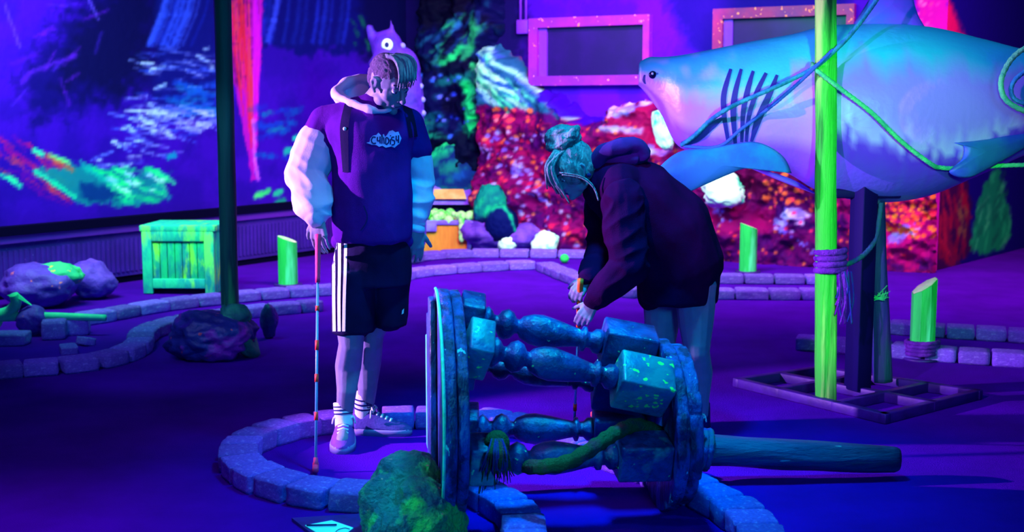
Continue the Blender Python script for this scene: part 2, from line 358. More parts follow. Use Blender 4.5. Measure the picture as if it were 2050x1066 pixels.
for a in range(16):
    x = rnd.uniform(530, 710); pl.stroke([(x, -20), (x - 6, 40), (x - 14, 85)], rnd.uniform(3, 9), rnd.choice([(30, 40, 200), (20, 30, 160)]), .55, 7)
pl.stroke([(556, 0), (548, 40), (536, 82)], 10, (60, 70, 235), .8, 6)
foam = [(300, 95), (400, 90), (432, 110), (432, 250), (360, 290), (330, 325), (190, 335), (215, 260), (262, 200), (280, 130)]
pl.dabs(foam, 130, (14, 60), (2, 5), .12, [(110, 110, 250), (150, 140, 255), (70, 80, 235), (40, 60, 210)], 4, .8)
pl.dabs(foam, 42, (6, 26), (4, 7), .1, [(210, 200, 255), (180, 190, 255)], 5, .85)
pl.dabs([(350, 170), (430, 170), (430, 230), (350, 230)], 22, (30, 70), (8, 16), .1, [(10, 70, 210), (20, 110, 190)], 6, .55)
pl.dabs([(265, 215), (430, 215), (430, 260), (300, 265)], 60, (20, 60), (3, 6), .15, [(170, 160, 255), (220, 210, 255), (110, 100, 250)], 7, .85)
pl.poly([(446, -30), (528, -30), (522, 120), (514, 300), (512, 350), (518, 362), (503, 362), (497, 310), (474, 200), (458, 110)], (215, 10, 190), .95, 3, 3)
pl.poly([(446, -30), (500, -30), (500, 150), (476, 180), (458, 110)], (120, 0, 100), .8, 10, 6)
for a in range(70):
    t = rnd.random(); x0 = 450 + 74 * t; x1 = 498 + 14 * t; y0 = rnd.uniform(-20, 120); y1 = y0 + rnd.uniform(60, 200); y1 = min(y1, 350)
    f_ = lambda y: x0 + (x1 - x0) * min(1, max(0, (y + 20) / 340)); c_ = rnd.choice([(255, 30, 60), (255, 60, 90), (255, 20, 150)]) if t < .75 else rnd.choice([(255, 20, 220), (240, 0, 255)])
    pl.stroke([(f_(y0), y0), (f_((y0 + y1) / 2) + rnd.uniform(-3, 3), (y0 + y1) / 2), (f_(y1), y1)], rnd.uniform(1.5, 3.5), c_, .8, 2)
pl.stroke([(508, 240), (510, 320), (517, 358)], 7, (255, 90, 255), .8, 3)
pl.dabs([(-20, 262), (40, 285), (150, 335), (150, 410), (100, 400), (-20, 330)], 90, (20, 60), (4, 10), .62, [(225, 20, 110), (180, 0, 140), (255, 60, 90), (120, 0, 160)], 8, .75)
pl.poly([(75, 340), (150, 330), (230, 338), (270, 350), (340, 348), (320, 372), (326, 398), (280, 410), (180, 412), (120, 385)], (10, 130, 150), .9, 6, 8)
pl.poly([(160, 365), (220, 372), (250, 400), (190, 405), (160, 392)], (0, 40, 130), .9, 8, 6)
pl.dabs([(150, 335), (335, 342), (320, 402), (250, 405), (200, 350)], 70, (16, 46), (5, 11), .35, [(20, 225, 140), (60, 240, 160), (10, 170, 170)], 9, .8)
pl.dabs([(190, 345), (330, 350), (310, 400), (220, 380)], 12, (8, 18), (5, 9), .3, [(200, 240, 240), (170, 200, 255)], 10, .8)
pl.stroke([(70, 343), (110, 368), (150, 395)], 9, (30, 210, 170), .9, 4)
for p_ in ((68, 300, 84, 310), (100, 312, 138, 326), (0, 350, 30, 362), (20, 358, 40, 372)): pl.stroke([p_[:2], p_[2:]], 9, (50, 225, 170) if p_[0] < 90 else (120, 240, 130), .9, 5)
pl.stroke([(96, 314), (145, 340)], 8, (255, 90, 60), .7, 5)
pl.dabs([(510, 215), (600, 200), (600, 320), (515, 320)], 26, (10, 36), (6, 14), -.1, [(10, 90, 190), (20, 140, 170), (20, 60, 200)], 11, .6)
for x, y, c_ in ((520, 390, (90, 250, 130)), (532, 386, (60, 230, 120)), (557, 385, (40, 210, 150)), (345, 314, (10, 140, 190)), (560, 404, (20, 160, 130)), (580, 302, (30, 190, 170)), (597, 275, (40, 220, 190))): pl.stroke([(x - 6, y + 2), (x + 6, y - 2)], 12, c_, .9, 4)
pl.dabs([(0, -10), (240, -10), (160, 200), (20, 210)], 16, (20, 60), (4, 9), -.6, [(110, 10, 200), (90, 20, 220)], 12, .5, .5)
pl.stroke([(45, 165), (60, 145), (150, 112)], 8, (110, 20, 215), .6, 6); pl.stroke([(178, 0), (198, 40)], 5, (110, 60, 230), .7, 4); pl.stroke([(10, 10), (40, 95)], 5, (110, 60, 230), .5, 4)
pl.dabs([(700, 40), (740, 40), (740, 110), (700, 110)], 8, (6, 16), (5, 9), 1.2, [(10, 80, 90), (20, 110, 80)], 13, .6)
uC = WL.u(CN); wall_grid('wall_left', WL, WL.u(WL.hit(-260, 300)) - 3, uC, 0, 3.6, pl, .022)
pr = Paint((86, 0, 200), 780, -20, 1960, 560, 2)
pr.mottle([(700, -40), (2000, -40), (2000, 600), (700, 600)], (44, 0, 170), .5, .5, 2, .3)
pr.poly([(1318, -30), (1700, -30), (1700, 230), (1420, 230), (1400, 120)], (16, 0, 130), .85, 30, 10)  # colour darkened for the light falloff right of the first window
pr.poly([(700, -30), (1035, -30), (1060, 60), (1000, 500), (700, 500)], (6, 0, 70), .9, 30, 10)  # painted darkness on the wall left of the first window
pr.poly([(1835, -30), (1900, -30), (1900, 600), (1835, 600)], (215, 0, 150), .85, 4, 4)
pr.specks([(1835, -20), (1880, -20), (1880, 100), (1835, 100)], 60, 1, 3, [(255, 60, 140), (255, 120, 180)], 3)
wall_grid('wall_back', WR, WR.u(CN), WR.u(cR), 0, 3.6, pr, .03)
ps = Paint((14, 0, 110), 1860, -20, 2400, 580, 2)
ps.poly([(1860, -30), (1880, -30), (1925, 60), (1940, 80), (1900, 90), (1860, 80)], (230, 10, 90), .9, 10, 6)
ps.poly([(1860, 380), (1940, 360), (1950, 500), (1860, 560)], (60, 0, 60), .9, 8, 6)
ps.dabs([(1880, 390), (1935, 380), (1935, 510), (1880, 530)], 60, (20, 60), (4, 9), 1.5, [(150, 10, 50), (110, 10, 60), (190, 30, 60)], 14, .7)
blob = [(1984, 335), (2003, 340), (2012, 400), (2026, 440), (2022, 478), (1998, 500), (1958, 512), (1944, 498), (1950, 430), (1968, 375)]
ps.poly(blob, (10, 190, 90), .95, 5, 6)
ps.dabs(blob, 60, (12, 40), (4, 9), 1.9, [(30, 235, 110), (10, 140, 80), (60, 245, 120)], 15, .7)
ps.dabs([(1915, 400), (1940, 400), (1940, 470), (1915, 470)], 10, (10, 30), (5, 9), 1.6, [(130, 110, 60)], 16, .6)
wall_grid('wall_side', WS, 0, 3.6, 0, 3.6, ps, .03)
# ------------------------------------------------------------------ dado with a dark rail along the long wall
def wl(px, py, off=0): return WL.hit(px, py, off)
def along(W, u0, u1, z0, z1, o0, o1, g, mi=0):
    q = [W.at(u0, z0, o0), W.at(u1, z0, o0), W.at(u1, z1, o0), W.at(u0, z1, o0)]; return g.slab(q, W.n, o1 - o0, mi)
M_dado = mat('ribbed_dado', (.075, .006, .36, 1), (.05, .004, .26, 1), scale=3, rough=.7, bump=.3, c3=(.3, .1, .7, 1), s3=50, t3=.72)
uA, uB = WL.u(wl(-200, 500)) - 3, WL.u(wl(800, 480)); zr = wl(300, 438, .1).z
g = Geo(); along(WL, uA, uB, .06, zr - .10, 0, .05, g); u = uA
while u < uB: along(WL, u, u + .025, .10, zr - .16, .05, .065, g); u += .05
mk('baseboard_left', g, M_dado, smooth=False, kind='structure')
g = Geo(); along(WL, uA, uB, zr - .10, zr - .04, 0, .085, g); mk('trim_1', g, mat('violet_rail', (.15, .01, .42, 1), None, rough=.5), smooth=False, kind='structure')
g = Geo(); along(WL, uA, uB, zr - .035, zr + .035, 0, .11, g); mk('trim_2', g, M_black, smooth=False, kind='structure')
g = Geo(); along(WL, uA, uB, 0, .06, 0, .03, g); mk('shadow_gap_strip', g, M_black, smooth=False, kind='structure')  # black strip stands in for the shadow gap at the wall foot
# ------------------------------------------------------------------ framed windows in the back wall
M_frame = mat('pink_glitter_frame', (.34, .01, .42, 1), (.22, .01, .55, 1), scale=3, rough=.5, bump=.2, c3=(1, .25, .12, 1), s3=16, t3=.66)
M_frame2 = mat('red_glitter_frame', (.34, .005, .18, 1), (.16, .003, .22, 1), scale=3, rough=.5, bump=.2, c3=(1, .22, .15, 1), s3=22, t3=.62)
M_pane = mat('dark_violet_pane', (.020, .001, .16, 1), (.012, .001, .11, 1), scale=2, rough=.35, bump=0, spec=.2)
M_jamb = mat('violet_jamb', (.20, .02, .75, 1), None, rough=.6)
def window(n, x0, y0, x1, y1, fm, fw):
    z1 = WR.hit((x0 + x1) / 2, y0).z; z0 = WR.hit((x0 + x1) / 2, y1).z; u0 = WR.u(WR.hit(x0, (y0 + y1) / 2)); u1 = WR.u(WR.hit(x1, (y0 + y1) / 2))
    g = Geo()
    for a, b, c, d in ((u0, u1, z1 - fw, z1), (u0, u1, z0, z0 + fw), (u0, u0 + fw, z0 + fw, z1 - fw), (u1 - fw * .7, u1, z0 + fw, z1 - fw)): along(WR, a, b, c, d, .0, .10, g)
    o = mk('window_%d' % n, g, fm, smooth=False, loc=WR.at(u0, z0), kind='structure')
    g = Geo(); along(WR, u0 + fw, u1 - fw * .7, z0 + fw, z1 - fw, .004, .02, g); mk('pane', g, M_pane, o, smooth=False)
    g = Geo(); along(WR, u0 + fw, u0 + fw + .09, z0 + fw, z1 - fw, .02, .05, g); mk('jamb', g, M_jamb, o, smooth=False)
    return o
window(1, 1066, 34, 1306, 171, M_frame, .10); window(2, 1432, 14, 1712, 150, M_frame2, .10)
# grey box with its two conduits beside the first window
bx = thing('junction_box', 'violet metal junction box with two conduits left of the pink window frame', 'electrical box', WR.hit(1048, 66))
g = Geo(); c_ = WR.hit(1048, 54, .04); MM = frot(-WR.n, V(0, 0, 1)); g.bbox(c_, (.14, .08, .15), MM, .012); mk('box_body', g, M_jamb, bx)
for dx in (-6, 5):
    g = Geo(); a = WR.hit(1048 + dx, 42, .03); g.sweep([a, a + V(0, 0, .7)], .013, 10); mk('conduit', g, M_jamb, bx)
# ------------------------------------------------------------------ painted rock reliefs
def relief(name, W, x0, x1, y0, y1, mask, paint, label, cat, amp=.4, base=.12, step=3, seed=0, gain=1., gain2=.95):
    nx = int((x1 - x0) / step); ny = int((y1 - y0) / step); v = []; M_ = paint.mask(mask, 26, 6)
    for j in range(ny + 1):
        for i in range(nx + 1):
            px = x0 + (x1 - x0) * i / nx; py = y1 + (y0 - y1) * j / ny; w = W.hit(px, py); 
            if w.z < 0: w = w - V(0, 0, w.z)
            mm = M_[min(paint.h - 1, max(0, int((py - paint.y0) / paint.k))), min(paint.w - 1, max(0, int((px - paint.x0) / paint.k)))]
            q = V(W.u(w) * 1.0 + seed, w.z, seed); a = abs(fbm(q * 1.1)); b_ = 1 - abs(fbm(q * 2.3 + V(3, 1, 0))); c_ = fbm(q * 9, 3)
            d = mm * (base + amp * (.5 * a + .45 * b_) + .03 * c_) - (1 - mm) * .10
            v.append(w + W.n * d)
    f = [[j * (nx + 1) + i, j * (nx + 1) + i + 1, (j + 1) * (nx + 1) + i + 1, (j + 1) * (nx + 1) + i] for j in range(ny) for i in range(nx)]
    flat = paint.sample([W.hit(x0 + (x1 - x0) * i / nx, y1 + (y0 - y1) * j / ny) for j in range(ny + 1) for i in range(nx + 1)], gain)
    g = Geo(); g.add(v, f); lo_ = WR.at(WR.u(WR.hit((x0 + x1) / 2, y1)), 0); o = mk(name, g, M_vcr, smooth=True, colors=flat * gain2, loc=lo_); tag(o, label, cat); return o
red_m = [(962, 560), (962, 215), (965, 96), (1000, 92), (1040, 118), (1062, 165), (1100, 190), (1130, 196), (1180, 240), (1222, 236), (1226, 216), (1290, 204), (1340, 232), (1400, 300), (1500, 330), (1600, 260), (1880, 240), (1880, 570)]
rr = Paint((165, 0, 120), 930, 40, 1900, 570, 2)
rr.mottle(red_m, (90, 0, 130), .5, .85, 2, .15); rr.mottle(red_m, (225, 5, 110), .56, .8, 1, .12); rr.mottle(red_m, (70, 0, 90), .62, .7, 0, .12)
rr.poly([(1250, 480), (1400, 400), (1520, 330), (1640, 330), (1700, 470), (1700, 540), (1250, 540)], (95, 0, 120), .6, 30, 20)
rr.poly([(1470, 330), (1600, 330), (1640, 380), (1560, 400), (1500, 380)], (110, 0, 70), .7, 20, 14)
rr.poly([(1580, 400), (1640, 450), (1600, 450), (1560, 430)], (30, 0, 110), .7, 14, 10)
rr.poly([(1230, 225), (1290, 206), (1345, 250), (1350, 330), (1240, 300)], (225, 10, 110), .8, 10, 10)
rr.poly([(1415, 412), (1490, 405), (1560, 420), (1590, 470), (1500, 450), (1430, 470)], (205, 0, 120), .75, 14, 10)
rr.poly([(1765, 440), (1880, 430), (1880, 520), (1790, 520)], (235, 0, 150), .8, 20, 14)
rr.a *= .78
rr.poly([(962, 150), (960, 70), (1005, 78), (1050, 125), (1064, 168), (1110, 200), (1150, 240), (1090, 222), (1000, 214), (962, 210)], (30, 90, 140), 1, 5, 5)
rr.dabs([(966, 92), (1000, 96), (1060, 165), (1120, 215), (1060, 215), (985, 200), (966, 150)], 90, (24, 60), (4, 9), .75, [(90, 250, 180), (170, 255, 210), (40, 220, 140), (70, 90, 220), (20, 60, 170)], 21, .85, .15)
rr.dabs([(966, 130), (1000, 128), (1060, 180), (1080, 212), (1010, 208), (975, 180)], 26, (20, 50), (5, 10), .7, [(190, 250, 215), (150, 245, 190)], 22, .8, .15)
rr.stroke([(966, 92), (990, 98), (1016, 128), (1052, 150), (1086, 184), (1130, 215), (1160, 238)], 8, (160, 235, 220), .8, 5)
rr.poly([(1080, 186), (1128, 172), (1170, 205), (1226, 240), (1190, 252), (1150, 236)], (50, 0, 180), .95, 6, 5)
rr.stroke([(1136, 174), (1170, 206), (1226, 240)], 5, (130, 90, 255), .7, 4)
for q in ([(1000, 258), (1040, 300), (1075, 345), (1100, 380)], [(1010, 300), (1060, 345), (1110, 400)], [(1560, 440), (1600, 470), (1640, 500)], [(1440, 400), (1470, 440)]):
    for i in range(26):
        t = rnd.random() * (len(q) - 1); k = int(t); x = q[k][0] + (q[k + 1][0] - q[k][0]) * (t - k) + rnd.gauss(0, 6); y = q[k][1] + (q[k + 1][1] - q[k][1]) * (t - k) + rnd.gauss(0, 6); rr.stroke([(x, y), (x + .5, y)], rnd.uniform(4, 9), rnd.choice([(150, 120, 255), (190, 160, 255), (120, 90, 250)]), .8, 3)
rr.stroke([(1226, 255), (1250, 258), (1300, 262)], 11, (190, 170, 255), .8, 6)
for x, y, a in ((1255, 222, 26), (1282, 214, 22), (1590, 435, 24), (1605, 425, 18), (1330, 300, 24), (1300, 305, 20), (1450, 348, 22), (1800, 470, 18), (1830, 455, 14)): rr.dabs([(x - a, y - 9), (x + a, y - 9), (x + a, y + 9), (x - a, y + 9)], 16, (6, 12), (6, 10), .1, [(180, 160, 255), (220, 190, 255), (140, 110, 250)], int(x), .85)
rr.specks([(970, 225), (1230, 240), (1200, 500), (975, 500)], 170, 2, 4.5, [(255, 90, 50), (255, 40, 90), (255, 120, 90), (235, 20, 90)], 31, .9)
rr.specks([(970, 250), (1130, 260), (1180, 500), (1000, 500)], 110, 2, 4.5, [(170, 140, 255), (210, 190, 255), (140, 120, 255)], 32, .85)
rr.specks([(1230, 240), (1880, 330), (1880, 530), (1250, 530)], 300, 1.5, 4, [(255, 60, 60), (255, 40, 110), (255, 110, 70)], 33, .9)
rr.specks([(1750, 380), (1875, 360), (1875, 480), (1765, 450)], 260, 2, 5, [(255, 110, 50), (255, 60, 80), (255, 160, 50), (255, 40, 100)], 34, .95)
rr.specks([(1640, 330), (1640, 420), (1540, 400), (1540, 340)], 50, 2, 5, [(255, 110, 60), (255, 60, 90)], 35, .95)
rr.specks([(1000, 215), (1110, 215), (1060, 250), (985, 240)], 22, 3, 5.5, [(255, 110, 60), (255, 60, 90), (255, 120, 150)], 36)
relief('rock_relief', WR, 950, 1878, 60, 560, red_m, rr, 'large red and magenta glitter rock relief with pale green peak along the back wall', 'rock', .34, .10, 3, 2.)
rc = Paint((4, 4, 62), 640, -30, 1080, 560, 2)
cave_m = [(835, 350), (835, 120), (850, -40), (1010, -40), (1004, 60), (978, 100), (972, 220), (975, 350)]
rc.mottle(cave_m, (5, 50, 90), .55, .7, 1, .15); rc.mottle(cave_m, (2, 0, 30), .5, .8, 2, .15)
rc.poly([(850, -40), (1000, -40), (940, 40), (860, 60)], (3, 0, 28), .9, 20, 10)
rc.dabs([(920, 30), (985, 40), (975, 110), (900, 130), (870, 110)], 60, (14, 40), (4, 9), -1.05, [(20, 120, 80), (30, 160, 110), (20, 60, 130)], 41, .65)
rc.stroke([(905, 128), (925, 116), (945, 96)], 10, (30, 210, 110), .8, 6); rc.stroke([(960, 40), (968, 60), (960, 90), (945, 115)], 14, (30, 150, 90), .8, 8); rc.stroke([(926, 62), (934, 48)], 9, (40, 110, 190), .7, 6); rc.stroke([(862, 92), (882, 76)], 8, (20, 90, 130), .7, 6)
rc.stroke([(945, 165), (955, 180), (957, 230), (952, 262)], 18, (20, 215, 110), .85, 8); rc.stroke([(962, 130), (972, 180), (972, 250)], 8, (60, 230, 130), .8, 4); rc.stroke([(900, 168), (930, 160), (960, 150)], 14, (15, 110, 110), .8, 8)
rc.dabs([(850, 230), (900, 230), (900, 280), (850, 280)], 14, (14, 34), (6, 12), -.2, [(10, 90, 110), (15, 130, 100)], 42, .7)
rc.specks([(845, 150), (960, 150), (960, 280), (845, 280)], 26, 2.5, 4.5, [(110, 110, 255), (60, 110, 255), (40, 60, 220)], 43, .8)
WRc = Wall(WR.a, WR.a + WR.d, .02)
relief('cave_rock', WRc, 800, 1010, -28, 556, cave_m, rc, 'tall dark cave rock with green brushed streaks between figure and red relief', 'rock', .30, .06, 3, 9., gain2=1.2)
# ------------------------------------------------------------------ loose rocks
def rock(name, c, r, mat_, seed, label=None, cat='rock', group=None, sub=4, amp=.28, flat=.0, parent=None, M=None, fine=.03, stretchv=None):
    g = Geo(); import bmesh
    bm = bmesh.new(); bmesh.ops.create_icosphere(bm, subdivisions=sub, radius=1); V_ = []
    for v in bm.verts:
        p = v.co.copy(); n1 = noise.noise(p * 1.1 + V(seed * 3.1, seed, 0)); n2 = 1 - abs(noise.noise(p * 2.4 + V(0, seed * 2.7, seed))) * 2; n3 = fbm(p * 5 + V(seed, 0, 1), 4)
        p *= 1 + amp * n1 + amp * .35 * n2 + fine * 2 * n3
        p = V(p.x * r[0], p.y * r[1], p.z * r[2])
        if M: p = M @ p
        p += Vector(c); p.z = max(p.z, flat); V_.append(p)
    bm.verts.ensure_lookup_table(); F = [[q.index for q in f.verts] for f in bm.faces]; bm.free(); g.add(V_, F)
    o = mk(name, g, mat_, parent, loc=None if parent else V(c[0], c[1], flat))
    if label: tag(o, label, cat, group)
    return o
def box_px(cx, ybot, w, h, Yoff=0):      # centre, radii of a rock from its pixel box
    b_ = G(cx, ybot); Y = b_.y + Yoff; s = Y / FPX * 1.01; return V(b_.x * Y / b_.y, Y, h * s * .5), (w * s / 2, w * s / 2 * .8, h * s / 2)
M_rkpur = mat('violet_rock', (.16, .04, .55, 1), (.08, .015, .36, 1), scale=5, rough=.6, bump=.7, bscale=14, spec=.4, c3=(.95, .12, .25, 1), s3=13, t3=.66)
M_rkpk = mat('lilac_rock', (.24, .06, .66, 1), (.10, .02, .44, 1), scale=6, rough=.7, bump=.6, bscale=14)
M_rkgr = mat('green_rock', (.08, .75, .22, 1), (.03, .45, .25, 1), scale=6, rough=.6, bump=.7, bscale=18, c3=(1, .5, .1, 1), s3=14, t3=.64)
M_rkdk = mat('dark_blue_rock', (.015, .015, .20, 1), (.03, .05, .34, 1), scale=4, rough=.45, bump=.9, bscale=12, spec=.6, c4=(.45, .02, .50, 1), s4=4, lo4=.52, hi4=.62, c3=(.9, .1, .15, 1), s3=20, t3=.69)
M_rkteal = mat('teal_rock', (.01, .16, .22, 1), (.008, .06, .20, 1), scale=3, rough=.6, bump=.7, bscale=10, c4=(.02, .5, .25, 1), s4=2.5, lo4=.56, hi4=.66)
M_glow = mat('pale_green_rock', (.80, 1, .85, 1), (.05, .85, .45, 1), scale=3.4, lo=.52, hi=.62, rough=.7, bump=.3)
c_, r_ = box_px(80, 614, 150, 84); rock('lilac_rock', c_, r_, M_rkpur, 1.3, 'lilac rock with pink glitter under the green stone by the dado')
c_, r_ = box_px(182, 604, 96, 76, .15); rock('lilac_rock', c_, r_, M_rkpk, 2.7, 'plain violet rock right of the glitter rock beside the crate')
c_, r_ = box_px(112, 578, 78, 50, -.05); c_ = P(116, 553, G(78, 612).y - .02); r_ = tuple(q * 1.1 for q in r_); rock('green_stone', c_, (r_[0], r_[1], r_[2] * .95), M_rkgr, 4.1, 'bright green stone lying on the lilac glitter rock', flat=c_.z - .06)
c_, r_ = box_px(428, 718, 165, 92); rock('boulder', c_, (r_[0], r_[1], r_[2] * 1.08), M_rkdk, 5.2, 'big dark blue boulder with pink patch at the foot of the tall green pole', sub=5)
c2, r2 = box_px(510, 694, 60, 62, .1); rock('green_slab', V(c2.x, c_.y + .05, .15), (.06, .12, .17), M_rkgr2 if 'M_rkgr2' in globals() else mat('mossy_teal_rock', (.03, .40, .20, 1), (.01, .16, .16, 1), scale=6, rough=.6, bump=.7, bscale=18, c3=(1, .5, .2, 1), s3=18, t3=.7), 3.3, 'mossy teal slab leaning on the right side of the dark boulder', M=Matrix.Rotation(-.55, 3, 'Y'), flat=.0)
c3_ = P(472, 632, c_.y + .02); rock('green_stone', c3_, (.085, .08, .065), bpy.data.materials['mossy_teal_rock'], 7.7, 'mossy teal stone on top of the dark boulder at the pole foot', flat=c3_.z - .05)
c_, r_ = box_px(540, 698, 36, 68, .35); rock('boulder', c_, r_, M_rkdk, 8.8, 'small upright dark rock behind the mossy teal slab')
c_, r_ = box_px(975, 500, 100, 66, -.1); rock('lilac_rock', c_, r_, M_rkpk, 9.1, 'lilac rock right of the treasure chest')
c_, r_ = box_px(1052, 500, 92, 56, -.15); rock('lilac_rock', c_, r_, M_rkpk, 10.4, 'lilac rock between the two pale green stones')
c_, r_ = box_px(1016, 499, 34, 34, -.35); rock('pale_stone', c_, r_, M_glow, 11.2, 'small pale green stone nearer the treasure chest')
c_, r_ = box_px(1091, 503, 50, 46, -.35); rock('pale_stone', c_, r_, M_glow, 13.9, 'larger pale green stone left of the bent person')
rc.poly([(845, 310), (880, 290), (930, 284), (970, 296), (990, 330), (992, 400), (960, 440), (850, 440)], (8, 30, 95), .95, 6, 4)
rc.dabs([(860, 310), (975, 310), (980, 400), (860, 400)], 40, (16, 44), (8, 16), -.3, [(10, 90, 110), (12, 60, 140), (15, 120, 100), (5, 20, 90)], 44, .75)
rc.stroke([(846, 318), (862, 300), (890, 288), (930, 286), (965, 298), (984, 318), (988, 350)], 9, (30, 205, 110), .9, 5); rc.stroke([(850, 322), (872, 306), (900, 300)], 9, (20, 180, 110), .8, 5)
rc.poly([(948, 440), (950, 385), (970, 366), (1000, 368), (1016, 400), (1020, 440)], (10, 125, 115), .95, 8, 6); rc.dabs([(955, 375), (1000, 372), (1010, 430), (960, 430)], 20, (12, 30), (6, 12), -.8, [(20, 170, 120), (10, 90, 110)], 45, .7)
rc.poly([(965, 470), (975, 430), (1000, 412), (1026, 425), (1040, 480)], (4, 10, 80), .95, 6, 4); rc.stroke([(988, 416), (1008, 414), (1022, 432), (1032, 462)], 7, (20, 170, 120), .85, 4)
def painted(o, paint, lo=(.0, .0)):
    me = o.data; ca = me.color_attributes.new('Col', 'FLOAT_COLOR', 'POINT'); c = np.ones((len(me.vertices), 4), dtype=np.float32); c[:, :3] = paint.sample([v.co + o.location for v in me.vertices], 1.3); ca.data.foreach_set('color', c.ravel())
painted(rock('cave_boulder', P(918, 392, 13.70), (.41, .22, .62), M_vcr, 14.1, 'large dark boulder with green edge behind the treasure chest', sub=5, amp=.10), rc)
painted(rock('cave_boulder', P(980, 428, 13.14), (.18, .12, .32), M_vcr, 15.6, 'teal boulder just right of the treasure chest lid', sub=5, amp=.12), rc)
painted(rock('cave_boulder', P(1004, 450, 13.0), (.17, .12, .20), M_vcr, 16.6, 'small dark green edged boulder between teal boulder and red relief', sub=5, amp=.12), rc)
c_, r_ = box_px(70, 672, 60, 58); rock('broken_stone', c_, (r_[0], r_[1], r_[2]), M_rkpur, 17.2, 'dark violet broken stone between kerb bricks under the green anchor')
q = G(1448, 530); gl = WR.hit(1449, 384, .42); rock('coral_lump', gl, (.20, .10, .155), M_glow, 18.3, 'pale green coral lump on the red relief under the shark fin', 'coral', flat=-9, amp=.35, fine=.07)
gl = WR.hit(1326, 262, .5); rock('coral_lump', gl, (.09, .08, .19), M_glow, 19.9, 'pale green coral spike under the shark snout', 'coral', flat=-9, M=Matrix.Rotation(-.35, 3, 'Y'))
c_, r_ = box_px(1620, 506, 190, 90, .1)
# mossy foreground rock: painted over its own surface
M_moss = mat('mossy_foreground_rock', (.015, .22, .22, 1), (.006, .09, .20, 1), scale=7, lo=.4, hi=.6, rough=.35, bump=1.6, bscale=48, spec=.8, c4=(.08, .85, .16, 1), s4=5, lo4=.48, hi4=.60, c3=(1, .40, .35, 1), s3=36, t3=.70)
b0 = G(815, 1075)
rr_ = thing('mossy_rock', 'green mossy painted rock in front of the round brick kerb', 'rock', (b0.x, 4.22, 0))
R1 = Geo(); X0 = P(815, 1000, 4.22).x
R1.ell((X0 - .01, 4.27, .13), (.135, .13, .145)); R1.ell((X0 + .055, 4.14, .06), (.125, .13, .165)); R1.ell((X0 - .085, 4.19, .10), (.085, .11, .12)); R1.ell((X0 + .09, 4.20, .0), (.12, .14, .14)); R1.ell((X0 - .03, 4.10, .02), (.11, .12, .13))
def rd(p, n): return .016 * fbm(p * 9, 4) + .010 * abs(fbm(p * 22, 3)) - .02 * max(0, .25 - abs(noise.noise(p * 5))) 
g = remesh(R1, .006, 3, rd)
for v in g.v: v.z = max(v.z, 0.0)
mk('rock_body', g, M_moss, rr_)
# ------------------------------------------------------------------ kerb bricks
def brick_mesh(seed):
    import bmesh
    q = random.Random(seed); bm = bmesh.new(); bmesh.ops.create_cube(bm, size=1); bmesh.ops.subdivide_edges(bm, edges=bm.edges[:], cuts=5, use_grid_fill=True)
    for v in bm.verts:
        p = v.co; r = [abs(t) > .49 for t in p]; m = sum(r)
        if m >= 2:
            for k in range(3):
                if r[k]: p[k] *= .965 if m == 2 else .93
        n = noise.noise_vector(p * 2.3 + V(seed * 5.3, seed, 0)); p += n * .028
        n = noise.noise_vector(p * 7 + V(seed * 5.3, seed, 0)); p += n * .014
    me = bpy.data.meshes.new('kerb_brick'); bm.to_mesh(me); bm.free(); me.materials.append(M_brick); me.polygons.foreach_set('use_smooth', [True] * len(me.polygons))
    return me
BM = [brick_mesh(i) for i in range(8)]; BH = .085
def brick(c, yaw, lx, ly, label, group, h=BH, tilt=0):
    o = bpy.data.objects.new('kerb_brick', rnd.choice(BM)); COL.objects.link(o); o.location = (c.x, c.y, h / 2 - .002); o.rotation_euler = (tilt, rnd.uniform(-.01, .01), yaw); o.scale = (lx, ly, h * rnd.uniform(.94, 1.03))
    o['label'] = label; o['category'] = 'brick'
    if group: o['group'] = group
    return o
ORD = ['first', 'second', 'third', 'fourth', 'fifth', 'sixth', 'seventh', 'eighth', 'ninth', 'tenth', 'eleventh', 'twelfth', 'thirteenth', 'fourteenth', 'fifteenth', 'sixteenth', 'seventeenth', 'eighteenth', 'nineteenth', 'twentieth']
ORD += ['twenty-' + o for o in ORD[:9]] + ['thirtieth'] + ['thirty-' + o for o in ORD[:9]]
def brick_row(pts, group, fmt, L0=.16, W=.15, jit=.12, skip=()):
    c = cr([G(x, y, BH) for x, y in pts], 14); S = [0]
    for a, b in zip(c[:-1], c[1:]): S.append(S[-1] + (b - a).length)
    def at(s):
        s = max(0, min(S[-1], s)); k = max(i for i in range(len(S)) if S[i] <= s + 1e-9); k = min(k, len(c) - 2); t = (s - S[k]) / max(1e-9, S[k + 1] - S[k]); return c[k].lerp(c[k + 1], t)
    ps = []; s = 0
    while s < S[-1] - L0 * .5:
        l = L0 * rnd.uniform(1 - jit, 1 + jit); a = at(s); b = at(min(s + l, S[-1])); ps.append(((a + b) / 2, math.atan2(b.y - a.y, b.x - a.x), (b - a).length)); s += l
    n = 0
    for k, (p, yaw, l) in enumerate(ps):
        px, py = proj(p)
        vis = -60 < px < 2110 and py < 1110
        if not vis: continue
        lab = fmt % ORD[min(n, len(ORD) - 1)]; n += 1
        brick(p, yaw + rnd.uniform(-.03, .03), l * .94, W * rnd.uniform(.95, 1.05), lab, group)
ring = [(900, 962), (850, 972), (790, 974), (715, 972), (640, 966), (565, 952), (506, 930), (478, 908), (476, 886), (498, 866), (545, 848), (610, 833), (700, 823), (820, 818), (945, 820), (1020, 830), (1090, 846), (1160, 872), (1250, 902), (1340, 936), (1410, 970), (1460, 992), (1498, 1020), (1522, 1050), (1534, 1085)]
brick_row(ring, 'bricks of the round kerb around the green', '%s pale blue kerb brick clockwise round the green from the mossy rock', .152, .165)
